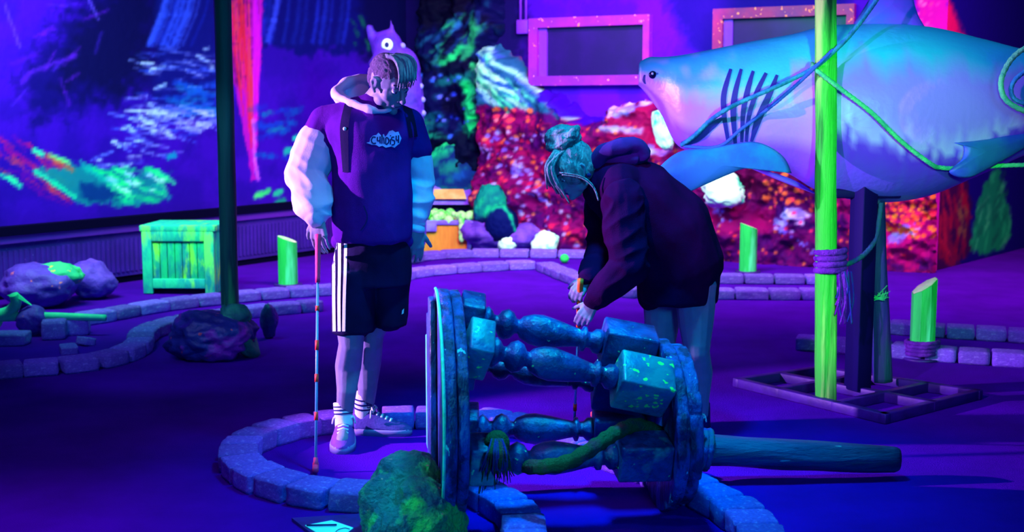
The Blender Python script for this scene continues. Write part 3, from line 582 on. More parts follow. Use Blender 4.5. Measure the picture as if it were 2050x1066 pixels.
brick_row([(905, 944), (945, 956), (985, 976), (1023, 996), (1043, 1018), (1050, 1042), (1052, 1070), (1053, 1100)], 'bricks of the short kerb at the drum foot', '%s lilac kerb brick from the tipped drum towards the bottom edge', .145, .15)
brick_row([(-30, 729), (48, 722), (105, 719), (162, 714), (208, 706), (246, 696), (272, 684), (282, 672), (282, 660), (305, 648), (345, 636), (400, 626), (460, 617), (520, 610), (600, 603), (665, 597)], 'bricks of the front curved kerb on the left', '%s blue kerb brick from the left edge in the front curved row', .20, .16)
brick_row([(160, 627), (200, 622), (260, 610), (330, 599), (400, 591), (480, 583), (560, 576), (640, 571), (700, 566), (770, 552), (830, 537), (900, 530), (976, 525), (1040, 522), (1090, 520)], 'bricks of the long back kerb behind the crate', '%s blue kerb brick from the anchor tip along the back row', .26, .17)
brick_row([(800, 512), (860, 503), (940, 499), (1040, 499), (1180, 501), (1260, 505)], 'bricks of the farthest kerb before the chest', '%s lilac kerb brick from the standing person in the farthest row', .30, .18)
brick_row([(1090, 524), (1120, 536), (1160, 551), (1210, 566), (1270, 575), (1350, 577), (1450, 577), (1560, 578), (1700, 578)], 'bricks of the kerb behind the bent person', '%s blue kerb brick rightwards in the curving row behind the bent person', .25, .18)
brick_row([(1300, 546), (1445, 548), (1560, 549), (1700, 550)], 'bricks of the upper kerb by the far green post', '%s blue kerb brick rightwards in the upper row before the far green post', .27, .16)
brick_row([(1726, 637), (1790, 642), (1868, 648), (1960, 653), (2060, 659), (2100, 662)], 'bricks of the upper kerb behind the roped post', '%s blue kerb brick rightwards in the row behind the roped green post', .185, .16)
brick_row([(1594, 671), (1680, 677), (1780, 685), (1895, 695), (2010, 702), (2100, 708)], 'bricks of the lower kerb beside the roped post', '%s blue kerb brick rightwards in the row beside the roped green post', .19, .15)
brick(G(18, 664, BH), .05, .24, .15, 'lone blue kerb brick at the left edge under the anchor', None); brick(G(108, 645, .11), .25, .15, .15, 'pale tall kerb brick under the anchor shaft', None, .13); brick(G(152, 640, .10), .2, .17, .14, 'blue kerb brick under the anchor tip', None, .11)
brick(G(137, 692, .05), .5, .10, .085, 'small loose brick chunk nearer the front kerb', None, .055, .2); brick(G(172, 676, .05), -.6, .10, .08, 'small loose brick chunk tilted on the carpet', None, .055, -.25)
# ------------------------------------------------------------------ posts, poles
def wob(r, a=.06, seed=0, f=3): return lambda ang, s: 1 + a * noise.noise(V(math.cos(ang) * 1.3 + seed, math.sin(ang) * 1.3, s * f)) + a * .6 * noise.noise(V(math.cos(ang) * 4 + seed, math.sin(ang) * 4, s * f * .3))
def dense(a, b, n): return [Vector(a).lerp(Vector(b), i / n) for i in range(n + 1)]
b0 = G(1653, 812); top = P(1651, -60, b0.y)
pole = thing('green_pole', 'bright green wooden pole standing in front of the shark', 'pole', (b0.x, b0.y, 0))
g = Geo(); g.sweep(dense(V(b0.x, b0.y, .0), V(top.x, b0.y, 2.35), 70), .053, 28, wob(1, .10, 2)); mk('trunk', g, M_greenpole, pole)
POLE_Y, POLE_X = b0.y, b0.x
b1 = G(470, 700); b1 = V(b1.x, G(428, 712).y + .04, 0)
t1 = P(437, -40, b1.y - .1); p2 = thing('tall_dark_pole', 'tall dark green wooden pole rising from the dark boulder', 'pole', (P(463, 600, b1.y).x, b1.y, 0))
g = Geo(); g.sweep(dense(V(P(461, 640, b1.y).x, b1.y, .0), V(t1.x, b1.y, 2.75), 60), .052, 24, wob(1, .08, 5)); mk('trunk', g, M_darkpole, p2)
def post(name, px, py, wpx, hpx, slant, label, rope_=False, zb=0):
    b = G(px, py); s = b.y / FPX * 1.01; r = wpx * s / 2; h = hpx * s; t = thing(name, label, 'post', (b.x, b.y, 0))
    g = Geo(); R = []; n = 8 if rope_ else 22
    for k in range(13):
        z = k / 12; R.append([V(b.x + r * math.cos(a), b.y + r * math.sin(a), zb + (h - zb) * z + (slant * math.cos(a) * .5 * z)) * 1 for a in [2 * math.pi * (i + .35) / n for i in range(n)]])
    g.rings(R, cap=False); g.add(R[0], [list(range(n))[::-1]]); mk('post_body', g, M_postgreen, t, smooth=not rope_)
    c = sum(R[-1], V(0, 0, 0)) / n; g = Geo(); g.rings([[p + V(0, 0, .002) for p in R[-1]], [c + (p - c) * .94 + V(0, 0, .004) for p in R[-1]]], cap=True); mk('cut_top', g, M_posttop, t, label='pale slanted cut top')
    g = Geo(); g.lathe((b.x, b.y, 0), (b.x, b.y, .012), [(0, r * 1.5), (1, r * 1.45)], 28); mk('base_plate', g, M_steel, t)
    if rope_:
        g = Geo(); pts = [V(b.x + (r + .018) * math.cos(a), b.y + (r + .018) * math.sin(a), .028 + .022 * a / (2 * math.pi)) for a in [i * .3 for i in range(84)]]; rope_geo(pts, .014, g, .01); mk('rope_collar', g, M_ropepur, t)
    return t
post('garden_post', 1845, 720, 49, 150, .10, 'thick green post with a violet rope collar beside the right brick rows', True, .04)
post('garden_post', 1497, 545, 34, 92, -.06, 'distant slim green post in front of the red relief'); post('garden_post', 577, 571, 38, 92, -.06, 'green post left of the standing person, by the dark dado')
# ------------------------------------------------------------------ crate
def crate():
    b = G(362, 590); Y = b.y; s = Y / FPX * 1.01; W_, H_, D_ = 145 * s, 140 * s, .5; M = Matrix.Rotation(-.04, 3, 'Z'); c = V(b.x, Y + D_ / 2, 0)
    t = thing('wooden_crate', 'green painted wooden crate with vertical slats against the dado', 'crate', (b.x, Y + D_ / 2, 0))
    gm = mat('green_crate_paint', spec=.06, c1=(.03, .70, .38, 1), c2=(.02, .40, .40, 1), scale=9, stretch=(1, 1, .3), lo=.42, hi=.6, rough=.7, bump=.6, bscale=30, c4=(.25, .95, .2, 1), s4=5, lo4=.55, hi4=.62)
    gd = mat('dark_green_slats', spec=.06, c1=(.02, .62, .26, 1), c2=(.02, .26, .34, 1), scale=12, stretch=(1, 1, .3), lo=.42, hi=.6, rough=.7, bump=.6, bscale=30, c4=(.30, .90, .10, 1), s4=8, lo4=.54, hi4=.62)
    def B(x, y, z, sx, sy, sz, g): g.bbox(c + M @ V(x, y, z), (sx, sy, sz), M, .006)
    n = 7; bw = (W_ - .16) / n
    for k in range(n):
        g = Geo(); B(-W_ / 2 + .08 + bw * (k + .5), -D_ / 2 + .014, H_ * .47, bw * .94, .02, H_ * .78, g); mk('slat', g, gd, t)
    g = Geo()
    for sx in (-1, 1): g = Geo(); B(sx * (W_ / 2 - .04), -D_ / 2 + .005, H_ * .47, .08, .035, H_ * .94 - .01, g); mk('corner_board', g, gm, t)
    for zz, hh in ((H_ * .85, .10), (.09, .08)): g = Geo(); B(0, -D_ / 2 + .004, zz, W_ - .16, .034, hh, g); mk('cross_board', g, gm, t)
    g = Geo(); B(0, 0, H_ - .03, W_ + .03, D_ + .03, .05, g); mk('lid', g, gm, t)
    g = Geo()
    for sx in (-1, 1): B(sx * (W_ / 2 - .015), .01, H_ * .47, .03, D_ - .04, H_ * .93, g)
    B(0, D_ / 2 - .02, H_ * .47, W_ - .06, .03, H_ * .93, g); mk('side_panel', g, gd, t)
crate()
# ------------------------------------------------------------------ treasure chest
def chest():
    b = G(890, 499); Y = b.y - .2; s = Y / FPX * 1.01; W_ = 112 * s; x = P(886, 480, Y).x; t = thing('treasure_chest', 'orange treasure chest with lilac bands and open lid full of green treasure', 'chest', (x, Y, 0))
    org = mat('orange_chest_wood', (1, .34, .04, 1), (.85, .22, .03, 1), scale=8, stretch=(1, 1, .2), rough=.6, bump=.5); lil = mat('lilac_chest_band', (.22, .10, .80, 1), (.3, .2, .9, 1), scale=5, rough=.6)
    Z = lambda py: max(.004, P(890, py, Y).z); z0, z1 = 0.0, Z(442); D_ = .36
    def tr(z, top): k = 1 + .10 * (z - z0) / (z1 - z0); return k
    g = Geo(); R = []
    for z in (z0, z0 + .01, (z0 + z1) / 2, z1 - .01, z1):
        k = tr(z, 0) * (1 if z not in (z0, z1) else .99); R.append([V(x + sx * W_ / 2 * k * .92, Y + D_ / 2 + sy * D_ / 2 * k, z) for sx, sy in ((-1, -1), (1, -1), (1, 1), (-1, 1))])
    g.rings(R); mk('chest_body', g, org, t, smooth=False)
    g = Geo()
    for sx in (-1, 1):
        g.sweep([V(x + sx * W_ / 2 * .93, Y - .012, z0), V(x + sx * W_ / 2 * 1.02, Y - .03, z1)], .032, 4)
    g.bbox((x, Y - .012, z1 - .02), (W_ * 1.04, .05, .05), None, .008); g.bbox((x - W_ * .22, Y - .03, z1 - .07), (W_ * .24, .05, .09), None, .01); mk('metal_band', g, lil, t)
    zl, zh = Z(412), Z(375); th = math.radians(0); g = Geo(); q = [P(840, 410, Y + .25), P(952, 410, Y + .25), P(940, 376, Y + .40), P(846, 376, Y + .40)]; g.slab(q, (0, .4, .3), .14); mk('lid', g, lil, t, smooth=False, label='raised lilac lid with orange panels')
    for xa, xb in ((846, 858), (866, 934)):
        g = Geo(); q = [P(xa, 398, Y + .245), P(xb, 398, Y + .245), P(xb - 6, 379, Y + .345), P(xa + 3, 379, Y + .345)]; g.slab(q, (0, -.3, -.1), .03); mk('lid_panel', g, mat('glow_orange_panel', (1, .55, .2, 1), (1, .35, .1, 1), scale=6), t, smooth=False)
    treas = mat('green_treasure', (.55, 1, .35, 1), (.10, .85, .10, 1), scale=11, lo=.5, hi=.6, rough=.5)
    q_ = random.Random(5); g = Geo()
    for i in range(46):
        a = q_.uniform(-.5, .5); g.ell((x + a * W_ * .98, Y + q_.uniform(-.02, .22), z1 + q_.uniform(.0, .075) * (1.2 - abs(a))), [q_.uniform(.03, .06)] * 3, None, 8, 6)
    for zz in (1, .8, .62, .45): g.ell((x + W_ * .34, Y - .045, z1 * zz), (.035, .02, .05), None, 8, 6)
    for a in range(5): g.ell((x + W_ * .46 + a * .012, Y + .03 * a, z1 + .04 + .02 * (a % 2)), [.045] * 3, None, 8, 6)
    mk('treasure_heap', g, treas, t).__setitem__('kind', 'stuff')
chest()
# ------------------------------------------------------------------ green anchor
def anchor():
    Y = G(100, 672).y; zz = P(100, 634, Y).z; t = thing('anchor', 'green painted anchor lying across bricks at the left edge', 'anchor', (P(60, 640, Y).x, Y, 0))
    m = mat('anchor_green', (.07, .85, .42, 1), (.04, .60, .40, 1), scale=4, rough=.5, bump=.3)
    g = Geo(); g.sweep(cr([P(-120, 640, Y - .05), P(0, 635, Y), P(100, 634, Y), P(212, 637, Y)], 10), lambda u: .040 - .018 * u, 16); mk('shank', g, m, t)
    g = Geo(); g.sweep(cr([P(-10, 634, Y), P(20, 624, Y), P(32, 606, Y - .02), P(27, 590, Y - .04)], 8), lambda u: .045 - .014 * u, 14); mk('fluke_arm', g, m, t)
    g = Geo(); q = [P(14, 592, Y - .05), P(34, 588, Y - .04), P(62, 612, Y - .02), P(36, 598, Y - .05)]; g.slab(q, (0, 1, 0), .02); mk('fluke_tip', g, m, t, smooth=False)
    g = Geo(); g.sweep(cr([P(-5, 640, Y), P(-20, 660, Y), P(-60, 690, Y)], 6), .04, 12); mk('fluke_arm', g, m, t)
anchor()
# ------------------------------------------------------------------ shark
SHY = 6.52
SH = [(1279, 150, 22, .15), (1284, 149, 27, .30), (1300, 155, 40, .42), (1325, 172, 57, .55), (1360, 202, 90, .68), (1420, 206, 105, .78), (1500, 208, 123, .86), (1580, 209, 138, .90), (1650, 220, 165, .88), (1750, 228, 177, .88), (1850, 226, 169, .88), (1950, 217, 138, .90), (2050, 207, 104, .9), (2160, 196, 74, .9), (2280, 186, 50, .9), (2400, 178, 34, .8), (2470, 174, 26, .6)]
def shark_prof(px):
    for a, b in zip(SH[:-1], SH[1:]):
        if px <= b[0]:
            t = (px - a[0]) / (b[0] - a[0]); t = max(0, t); return [a[i] + (b[i] - a[i]) * t for i in range(4)]
    return SH[-1]
def shark():
    t = thing('shark', 'life-size painted shark with teal back and lilac belly tied to a green pole', 'shark', (P(1700, 780, SHY).x, SHY, 0))
    cs = cr([V(*s[:3]) for s in SH], 9); wd = cr([V(s[3], 0, 0) for s in SH], 9); R = []; col = []; n = 72
    base = P(1650, 220, SHY); sc_ = (P(1651, 220, SHY) - base).x
    for c, w_ in zip(cs, wd):
        ctr = P(c.x, c.y, SHY); hz = c.z * sc_; hy = hz * w_.x; ring = []
        for k in range(n):
            a = 2 * math.pi * k / n; ca, sa = math.cos(a), math.sin(a)      # k=0 top
            e = .92; y = -math.copysign(abs(sa) ** e, sa) * hy; z = math.copysign(abs(ca) ** e, ca) * hz
            p = V(ctr.x, SHY + y, ctr.z + z); ring.append(p)
            u = (c.x - 1280) / 800; v = .5 - .5 * ca      # 0 back .. 1 belly
            jag = .05 * noise.noise(V(c.x / 9, v * 2, 1 if y < 0 else 5)) + .07 * noise.noise(V(c.x / 45, 3, 0)) 
            q1 = v + jag
            teal = np.array((.03, .62, .78)); blue = np.array((.06, .20, .85)); lil = np.array((.42, .26, .95)); wht = np.array((.66, .60, 1.0)); vio = np.array((.20, .03, .80)); dk = np.array((.03, .25, .60))
            line = .50 if u < .35 else .30
            k1 = min(1, max(0, (q1 - line + .12) / .16)); cc = teal * (1 - k1) + lil * k1
            nz_ = noise.noise(V(c.x / 60, v * 5, 2)); 
            if k1 < .8: cc = cc * (1 - .5 * max(0, nz_)) + blue * .5 * max(0, nz_)
            if u > .42:
                e2 = .66 + .10 * noise.noise(V(c.x / 14, 0, 7)) * 1 + .05 * math.sin(c.x / 70); dv = v - e2
                if 0 > dv > -.12: f = 1 + dv / .12; cc = cc * (1 - f * .8) + wht * f * .8
                if dv >= 0: f = min(1, dv / .05); cc = cc * (1 - f) + (vio * (1 - min(1, dv * 1.2)) + dk * min(1, dv * 1.2)) * f
            else:
                if v > .72: f = min(1, (v - .72) / .1) * .7; cc = cc * (1 - f) + vio * f
                if u < .22:
                    m_ = noise.noise(V(c.x / 25, v * 6, 4)); cc = cc * (1 - .45 * max(0, m_)) + wht * .45 * max(0, m_)
            col.append(cc)
        R.append(ring)
    g = Geo(); g.rings(R); body = mk('shark_body', g, M_vcs, t, colors=col)
    T = bvh(g); st = t
    dkm = mat('dark_blue_slit', (.008, .02, .22, 1), None, rough=.6, bump=0)
    for q, w_ in (([(1463, 138), (1450, 185), (1449, 225), (1458, 285)], [6, 11, 10, 7]), ([(1484, 138), (1472, 185), (1468, 225), (1472, 288)], [6, 11, 12, 7]), ([(1508, 142), (1497, 180), (1488, 225), (1485, 285)], [6, 11, 10, 6]), ([(1534, 146), (1515, 185), (1500, 230), (1494, 284)], [7, 10, 9, 6]), ([(1556, 150), (1540, 190), (1518, 240), (1504, 284)], [6, 12, 14, 6])):
        g = strip_decal(T, q, w_, .004, 8, 3); mk('gill_slit', g, dkm, st)
    g = Geo(); e0 = hitpt(T, 1307, 150, .0); g.ell(e0, (.022, .012, .021)); e = mk('eye', g, mat('black_eye', (.004, .004, .05, 1), None, rough=.08, bump=0, spec=.8), st)
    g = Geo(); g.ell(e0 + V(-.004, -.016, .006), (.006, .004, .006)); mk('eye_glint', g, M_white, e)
    mk('nostril', strip_decal(T, [(1290, 150), (1288, 160), (1291, 168)], [2, 4, 2], .004), dkm, st)
    mk('mouth', strip_decal(T, [(1364, 288), (1392, 278), (1425, 252), (1452, 232)], [7, 16, 14, 4], .005, 8, 3), dkm, st); 
    # fins: an outline in the photo's plane given its own thickness, swept away from the body
    def fin(name, pts, thick, m, ys, taper=.15):
        g = Geo(); n = len(pts); cx = sum(p[0] for p in pts) / n; cy = sum(p[1] for p in pts) / n; front = []; back = []; 
        c0 = P(cx, cy, ys(cx, cy)); v = []; R = []
        for f, o in ((.0, 1), (.35, .95), (.7, .7), (.92, .35), (1, 0)):
            R.append([P(cx + (x - cx) * f, cy + (y - cy) * f, ys(cx + (x - cx) * f, cy + (y - cy) * f) - thick * o) for x, y in pts])
        for f, o in ((.92, -.35), (.7, -.7), (.35, -.95), (0.001, -1)):
            R.append([P(cx + (x - cx) * f, cy + (y - cy) * f, ys(cx + (x - cx) * f, cy + (y - cy) * f) - thick * o) for x, y in pts])
        g.rings(R, cap=False); return mk(name, g, m, st)
    def oc(p, k=5): return [(q.x, q.y) for q in cr([V(x, y, 0) for x, y in p] + [V(p[0][0], p[0][1], 0)], k)[:-1]]
    fm = mat('teal_blue_fin', (.02, .38, .80, 1), (.05, .16, .78, 1), scale=2.2, lo=.42, hi=.6, rough=.4, bump=.15, spec=.4); fv = mat('lilac_fin', (.26, .12, .88, 1), (.08, .22, .85, 1), scale=2.4, lo=.42, hi=.6, rough=.45, bump=.12); fd = mat('dark_teal_fin', (.02, .17, .42, 1), (.02, .07, .45, 1), scale=3, rough=.45, bump=.1)
    fin('pectoral_fin', oc([(1585, 347), (1572, 318), (1545, 296), (1510, 284), (1470, 288), (1420, 297), (1366, 302), (1330, 325), (1312, 352), (1330, 378), (1372, 386), (1412, 370), (1458, 350), (1492, 338), (1530, 342)]), .035, fm, lambda x, y: SHY - .40 - (1585 - x) * .0006)
    fin('pectoral_fin', oc([(1640, 392), (1600, 366), (1550, 346), (1500, 335), (1520, 345), (1580, 370)]), .02, fv, lambda x, y: SHY + .12)
    fin('dorsal_fin', oc([(1690, 72), (1715, 38), (1742, -5), (1770, -52), (1822, -95), (1826, -40), (1829, 0), (1838, 30), (1850, 66), (1780, 78)]), .045, fv, lambda x, y: SHY)
    fin('pelvic_fin', oc([(1908, 286), (1928, 292), (1926, 318), (1900, 345), (1940, 356), (2000, 326), (2060, 292), (2100, 262), (2040, 268), (1970, 280)]), .03, fd, lambda x, y: SHY - .36 - (y - 270) * .0004 + max(0, x - 1950) * .0012)
    g = Geo(); tp = P(2470, 174, SHY)
    R = []
    for f, h in ((-.01, .03), (.05, .26), (.12, .36), (.16, .30)): R.append([V(tp.x + f * 1.6 + abs(z) * .5, SHY + .025 * yy, tp.z + z) for z, yy in ((-h, 0), (-h / 2, -1), (0, -1.4), (h / 2, -1), (h, 0), (h / 2, 1), (0, 1.4), (-h / 2, 1))])
    g.rings(R); mk('tail_fin', g, fm, st)
    return T
SHT = shark()
# steel stand under the shark
def stand():
    a, b, c, d = G(1478, 776), G(1770, 848), G(1955, 800), G(1640, 752); t = thing('steel_stand', 'dark violet steel floor frame with upright post carrying the shark', 'stand', ((a + c) / 2))
    g = Geo(); bar = lambda p, q, h=.05, w_=.045: g.bbox((p + q) / 2 + V(0, 0, h / 2 + .001), ((q - p).length + w_, w_, h), Matrix.Rotation(math.atan2(q.y - p.y, q.x - p.x), 3, 'Z'), .005)
    for p, q in ((a, b), (b, c), (c, d), (d, a), (a.lerp(d, .5), b.lerp(c, .5)), (a.lerp(b, .3), d.lerp(c, .3)), (a.lerp(b, .7), d.lerp(c, .7))): bar(p, q)
    mk('floor_frame', g, M_steel, t)
    pb = G(1716, 792); g = Geo(); zt = P(1716, 380, pb.y).z; g.bbox((pb.x, pb.y, .03 + zt / 2), (.10, .10, zt), Matrix.Rotation(.5, 3, 'Z'), .006); mk('upright_post', g, M_steelblk, t)
    g = Geo(); g.bbox((pb.x + .02, pb.y + .1, zt - .02), (.34, .22, .05), None, .01); mk('saddle', g, M_steelblk, t)
    b2 = G(1768, 785); l = thing('rear_log', 'dark leaning log behind the steel post under the shark', 'log', (b2.x, b2.y + .02, 0)); tpz = P(1757, 400, b2.y)
    g = Geo(); g.sweep(dense(V(b2.x, b2.y + .02, .052), V(tpz.x - .01, b2.y + .02, tpz.z + .02), 40), .050, 22, wob(1, .12, 8)); mk('trunk', g, mat('dark_violet_log', (.03, .03, .22, 1), (.14, .01, .36, 1), scale=5, stretch=(1, 1, .12), lo=.45, hi=.6, rough=.5, bump=.8, bscale=24, c4=(.01, .07, .10, 1), s4=3, lo4=.5, hi4=.6), l)
    g = Geo(); q_ = random.Random(3)
    c = P(1752, 598, b2.y - .04)
    for i in range(22):
        a = q_.uniform(-1.2, 1.2); d_ = V(math.sin(a), -.3, abs(math.cos(a)) * q_.uniform(-.2, 1)) * q_.uniform(.03, .07); g.capsule(c + V(q_.uniform(-.03, .05), 0, 0), .003, c + d_ + V(.02, 0, 0), .0015, 6)
    g.capsule(c, .005, P(1776, 572, b2.y - .05), .002, 8); tag(mk('twine_knot', g, M_ropegreen, loc=c, smooth=True), 'bright teal twine knot on the dark leaning log', 'twine')
stand()
# ropes
ry = lambda px, py, o=.02: hitpt(SHT, px, py, o)
PF = POLE_Y - .07
def ropeobj(name, pts, r, m, label, cat='rope'):
    g = rope_geo(pts, r); o = mk(name, g, m, loc=Vector(pts[0])); tag(o, label, cat); return o
ropeobj('teal_rope', [P(1790, -60, POLE_Y + .0), P(1752, 4, POLE_Y - .02), P(1700, 72, PF), P(1655, 116, PF), P(1632, 134, PF), P(1600, 152, PF + .05), P(1540, 180, PF + .05), P(1480, 206, PF + .1), P(1450, 222, PF + .1)] + [ry(1420, 243, .02), ry(1390, 272, .02), ry(1364, 291, .02)], .0115, M_ropeteal, 'thick teal rope crossing the green pole down to the shark mouth')
ropeobj('thin_blue_rope', [P(1668, 100, PF + .0), P(1634, 133, PF - .012), P(1600, 165, PF + .06), P(1560, 200, PF + .1)] + [ry(1520, 232, .02), ry(1480, 262, .02), ry(1450, 288, .02), ry(1420, 296, .02), ry(1370, 293, .02)], .009, mat('blue_rope', (.02, .12, .55, 1), None, rough=.8), 'thin blue rope under the teal rope across the gill slits')
ropeobj('green_rope', [P(1626, 128, POLE_Y + .02), P(1634, 140, PF), P(1680, 176, PF)] + [P(1740, 222, PF + .02), P(1800, 280, PF + .02), P(1860, 326, PF + .05), P(1884, 336, PF + .1), P(1940, 338, PF + .15), P(2000, 332, PF + .2), P(2090, 330, PF + .2)], .0115, M_ropegreen, 'bright green rope running from the pole down across the shark belly')
ropeobj('looped_green_rope', [P(2110, 88, 6.05), P(2060, 94, 6.03), P(2028, 115, 6.02), P(2008, 148, 6.02), P(2004, 175, 6.0), P(2014, 200, 6.0), P(2045, 220, 6.0), P(2100, 236, 6.0)], .0135, M_ropegreen, 'bright green rope loop hanging at the right edge over the shark')
ropeobj('looped_teal_rope', [P(2100, 118, 6.0), P(2058, 140, 6.0), P(2032, 160, 6.0), P(2024, 182, 6.0), P(2036, 202, 6.0), P(2080, 212, 6.0)], .0115, M_ropeteal, 'teal rope loop inside the green loop at the right edge')
g = Geo(); q_ = random.Random(4); zc = P(1655, 520, POLE_Y).z
def coil(z0, z1, r, n, ph=0): return [V(POLE_X + r * math.cos(a + ph), POLE_Y + r * math.sin(a + ph), z0 + (z1 - z0) * i / (n - 1)) for i, a in enumerate([2 * math.pi * 4.0 * k / (n - 1) for k in range(n)])]
lash = thing('rope_lashing', 'violet rope lashing wound round the green pole with frayed hanging ends', 'rope', (POLE_X, POLE_Y, 0))
za, zb = P(1655, 548, POLE_Y).z, P(1655, 500, POLE_Y).z
g = Geo(); rope_geo(coil(za, zb, .068, 70), .0165, g, .012); mk('rope_coil', g, M_ropepur, lash)
for j in range(16):
    g = Geo(); x0 = POLE_X + q_.uniform(.02, .09); l_ = q_.uniform(.10, .26); y0 = POLE_Y - q_.uniform(.05, .08); g.sweep(cr([V(x0, y0, za + .02), V(x0 + q_.uniform(-.01, .02), y0 - .01, za - l_ * .5), V(x0 + q_.uniform(-.02, .03), y0, za - l_)], 6), .0045, 7, wob(1, .3, j)); mk('frayed_strand', g, M_ropepur if j % 3 else M_ropedark, lash)
ropeobj('dark_rope', [P(1670, 535, POLE_Y), P(1700, 528, POLE_Y + .05), P(1730, 510, POLE_Y + .12), P(1752, 480, b0.y + .2), P(1760, 440, b0.y + .2), P(1764, 405, b0.y + .22)], .013, mat('dark_teal_rope', (.01, .12, .14, 1), (.03, .03, .3, 1), scale=9, rough=.8, bump=.5), 'dark teal rope hanging from the shark belly to the lashing')
# ------------------------------------------------------------------ tipped drum of balusters
CL, CR_ = P(900, 806, 4.42), P(1340, 843, 4.52); CL.z, CR_.z = .424, .315
RL, RR = .42, .315; AX = (CR_ - CL); AXn = V(AX.x, AX.y, 0).normalized(); SIDE = V(AXn.y, -AXn.x, 0)     # towards the camera
def disc_pt(c, off, a, r): return c + AXn * off + (SIDE * math.cos(a) + V(0, 0, math.sin(a))) * r
drum = thing('baluster_drum', 'tipped blue and teal wooden drum, two round ends joined by turned balusters', 'drum', (CL + CR_) / 2 * 1 - V(0, 0, (CL.z + CR_.z) / 2))
def disc(name, c, o0, o1, r, seed, m):
    g = Geo(); R = []; n = 96; q = random.Random(seed); cuts = sorted(q.uniform(0, 2 * math.pi) for _ in range(7))
    for o, k in ((o0, .0), (o0, .3), (o0, .7), (o0, .985), (o0 + .004, 1), ((o0 * .6 + o1 * .4), 1.002), ((o0 * .3 + o1 * .7), .999), (o1 - .004, 1), (o1, .985), (o1, .7), (o1, .3), (o1, 0.0)):
        ring = []
        for j in range(n):
            a = 2 * math.pi * j / n; s = sum(1 for t in cuts if t < a); dr = (.004 if s % 2 else -.003) + .003 * noise.noise(V(a * 5, seed, o * 40)); 
            if any(abs(a - t) < .035 for t in cuts) and k > .9: dr -= .008
            ring.append(disc_pt(c, o, a, max(.001, (r + dr) * k)))
        R.append(ring)
    g.rings(R, cap=False); return mk(name, g, m, drum)
disc('left_outer_ring', CL, -.045, -.002, RL, 1, M_bluewood); disc('left_inner_ring', CL, .0, .040, RL - .006, 2, M_bluewood)
disc('right_inner_ring', CR_, -.050, -.003, RR + .002, 3, M_bluewood); disc('right_outer_ring', CR_, .0, .050, RR - .012, 4, M_bluewood)
g = Geo()       # pale teal edge along the outer face of the large ring
g.sweep([disc_pt(CL, -.047, a, RL - .002) for a in [math.radians(k) for k in range(-80, 95, 3)]], .006, 8); mk('teal_rim_edge', g, M_tealedge, drum, label='pale teal rim edge')
for i, (x0, x1, zt, zb_) in enumerate(((.10, .21, .30, -.34), (.22, .30, .20, -.24), (-.02, .09, .38, -.36))):     # battens across the outer face
    g = Geo(); cc = CL + AXn * (-.060) - SIDE * (x0 + x1) / 2 + V(0, 0, (zt + zb_) / 2); M = Matrix((AXn, -SIDE, V(0, 0, 1))).transposed(); g.bbox(cc, (.024, x1 - x0, zt - zb_), M, .005); mk('batten', g, M_tealedge if i == 1 else M_bluewood, drum)
BAL = [((-.20, .245), (-.18, .175), M_greenblk, 'teal'), ((-.262, -.145), (-.20, -.065), M_drumwood, 'lo'), ((.09, .305), (.06, .265), M_drumwood, 'top'), ((.29, .09), (.20, .08), M_drumwood, 'far'), ((.27, -.17), (.20, -.075), M_drumwood, 'farlow')]
for (yl, zl), (yr, zr_), bm_, tg_ in BAL:
    a = CL + AXn * .042 - SIDE * yl + V(0, 0, zl); b = CR_ - AXn * .052 - SIDE * yr + V(0, 0, zr_); d = b - a; Ln = d.length; t = thing if 0 else None
    bal = bpy.data.objects.new('baluster', None); COL.objects.link(bal); bal.parent = drum; ORG[bal.name] = ORG[drum.name]
    z = d.normalized(); rad = (-SIDE * (yl + yr) / 2 + V(0, 0, (zl + zr_) / 2)).normalized()
    M = frot(z, V(0, -.25, 1) if tg_ != 'teal' else V(0, -.75, 1))
    bl, br, hw = .09, .20, (.078 if tg_ != 'lo' else .07)
    g = Geo(); g.bbox(a + z * bl / 2, (hw * 2, bl, hw * 2), M, .008); mk('end_block', g, bm_, bal)
    g = Geo(); g.bbox(b - z * br / 2, (hw * 2, br, hw * 2), M, .010); mk('end_block', g, bm_, bal)
    pr_ = [(bl / Ln, .045), (bl / Ln + .02, .058), (bl / Ln + .04, .046), (bl / Ln + .055, .030), (bl / Ln + .075, .030), (bl / Ln + .09, .050), (bl / Ln + .12, .062), (bl / Ln + .15, .052), (bl / Ln + .17, .030), (bl / Ln + .185, .028), (bl / Ln + .20, .044), (bl / Ln + .25, .060), (bl / Ln + .30, .064), (bl / Ln + .38, .054), (bl / Ln + .46, .040), (bl / Ln + .50, .034), (bl / Ln + .51, .050), (bl / Ln + .525, .050), (bl / Ln + .535, .032), (bl / Ln + .555, .032), (bl / Ln + .575, .048), (bl / Ln + .60, .050), (bl / Ln + .62, .036), (1 - br / Ln, .028), (1 - br / Ln + .02, .027)]
    g = Geo(); g.lathe(a, b, [(tt, rr2 * (.95 if tg_ != 'far' else .75)) for tt, rr2 in pr_], 28); mk('turned_shaft', g, M_drumwood, bal)

# painted drips on the teal block
DT = bvh(*[Geo().add([o.matrix_world @ v.co + ORG[drum.name] for v in o.data.vertices], [list(p.vertices) for p in o.data.polygons]) for o in COL.objects if o.type == 'MESH' and o.name.startswith('end_block')])
# log lying from the right end of the drum
la, lb = V(P(1385, 905, 4.78).x, 4.80, .135), P(1797, 918, 4.86); lb = V(lb.x, 4.86, .075)
lg = thing('fallen_log', 'old dark log lying on the carpet right of the drum', 'log', (.5 * (la.x + lb.x), 4.83, 0))
g = Geo(); pts_ = dense(la, lb, 50); g.sweep(pts_, lambda u: .062 - .006 * u if u < .985 else .048, 24, wob(1, .14, 4, 4)); 
mk('log_trunk', g, M_log, lg)
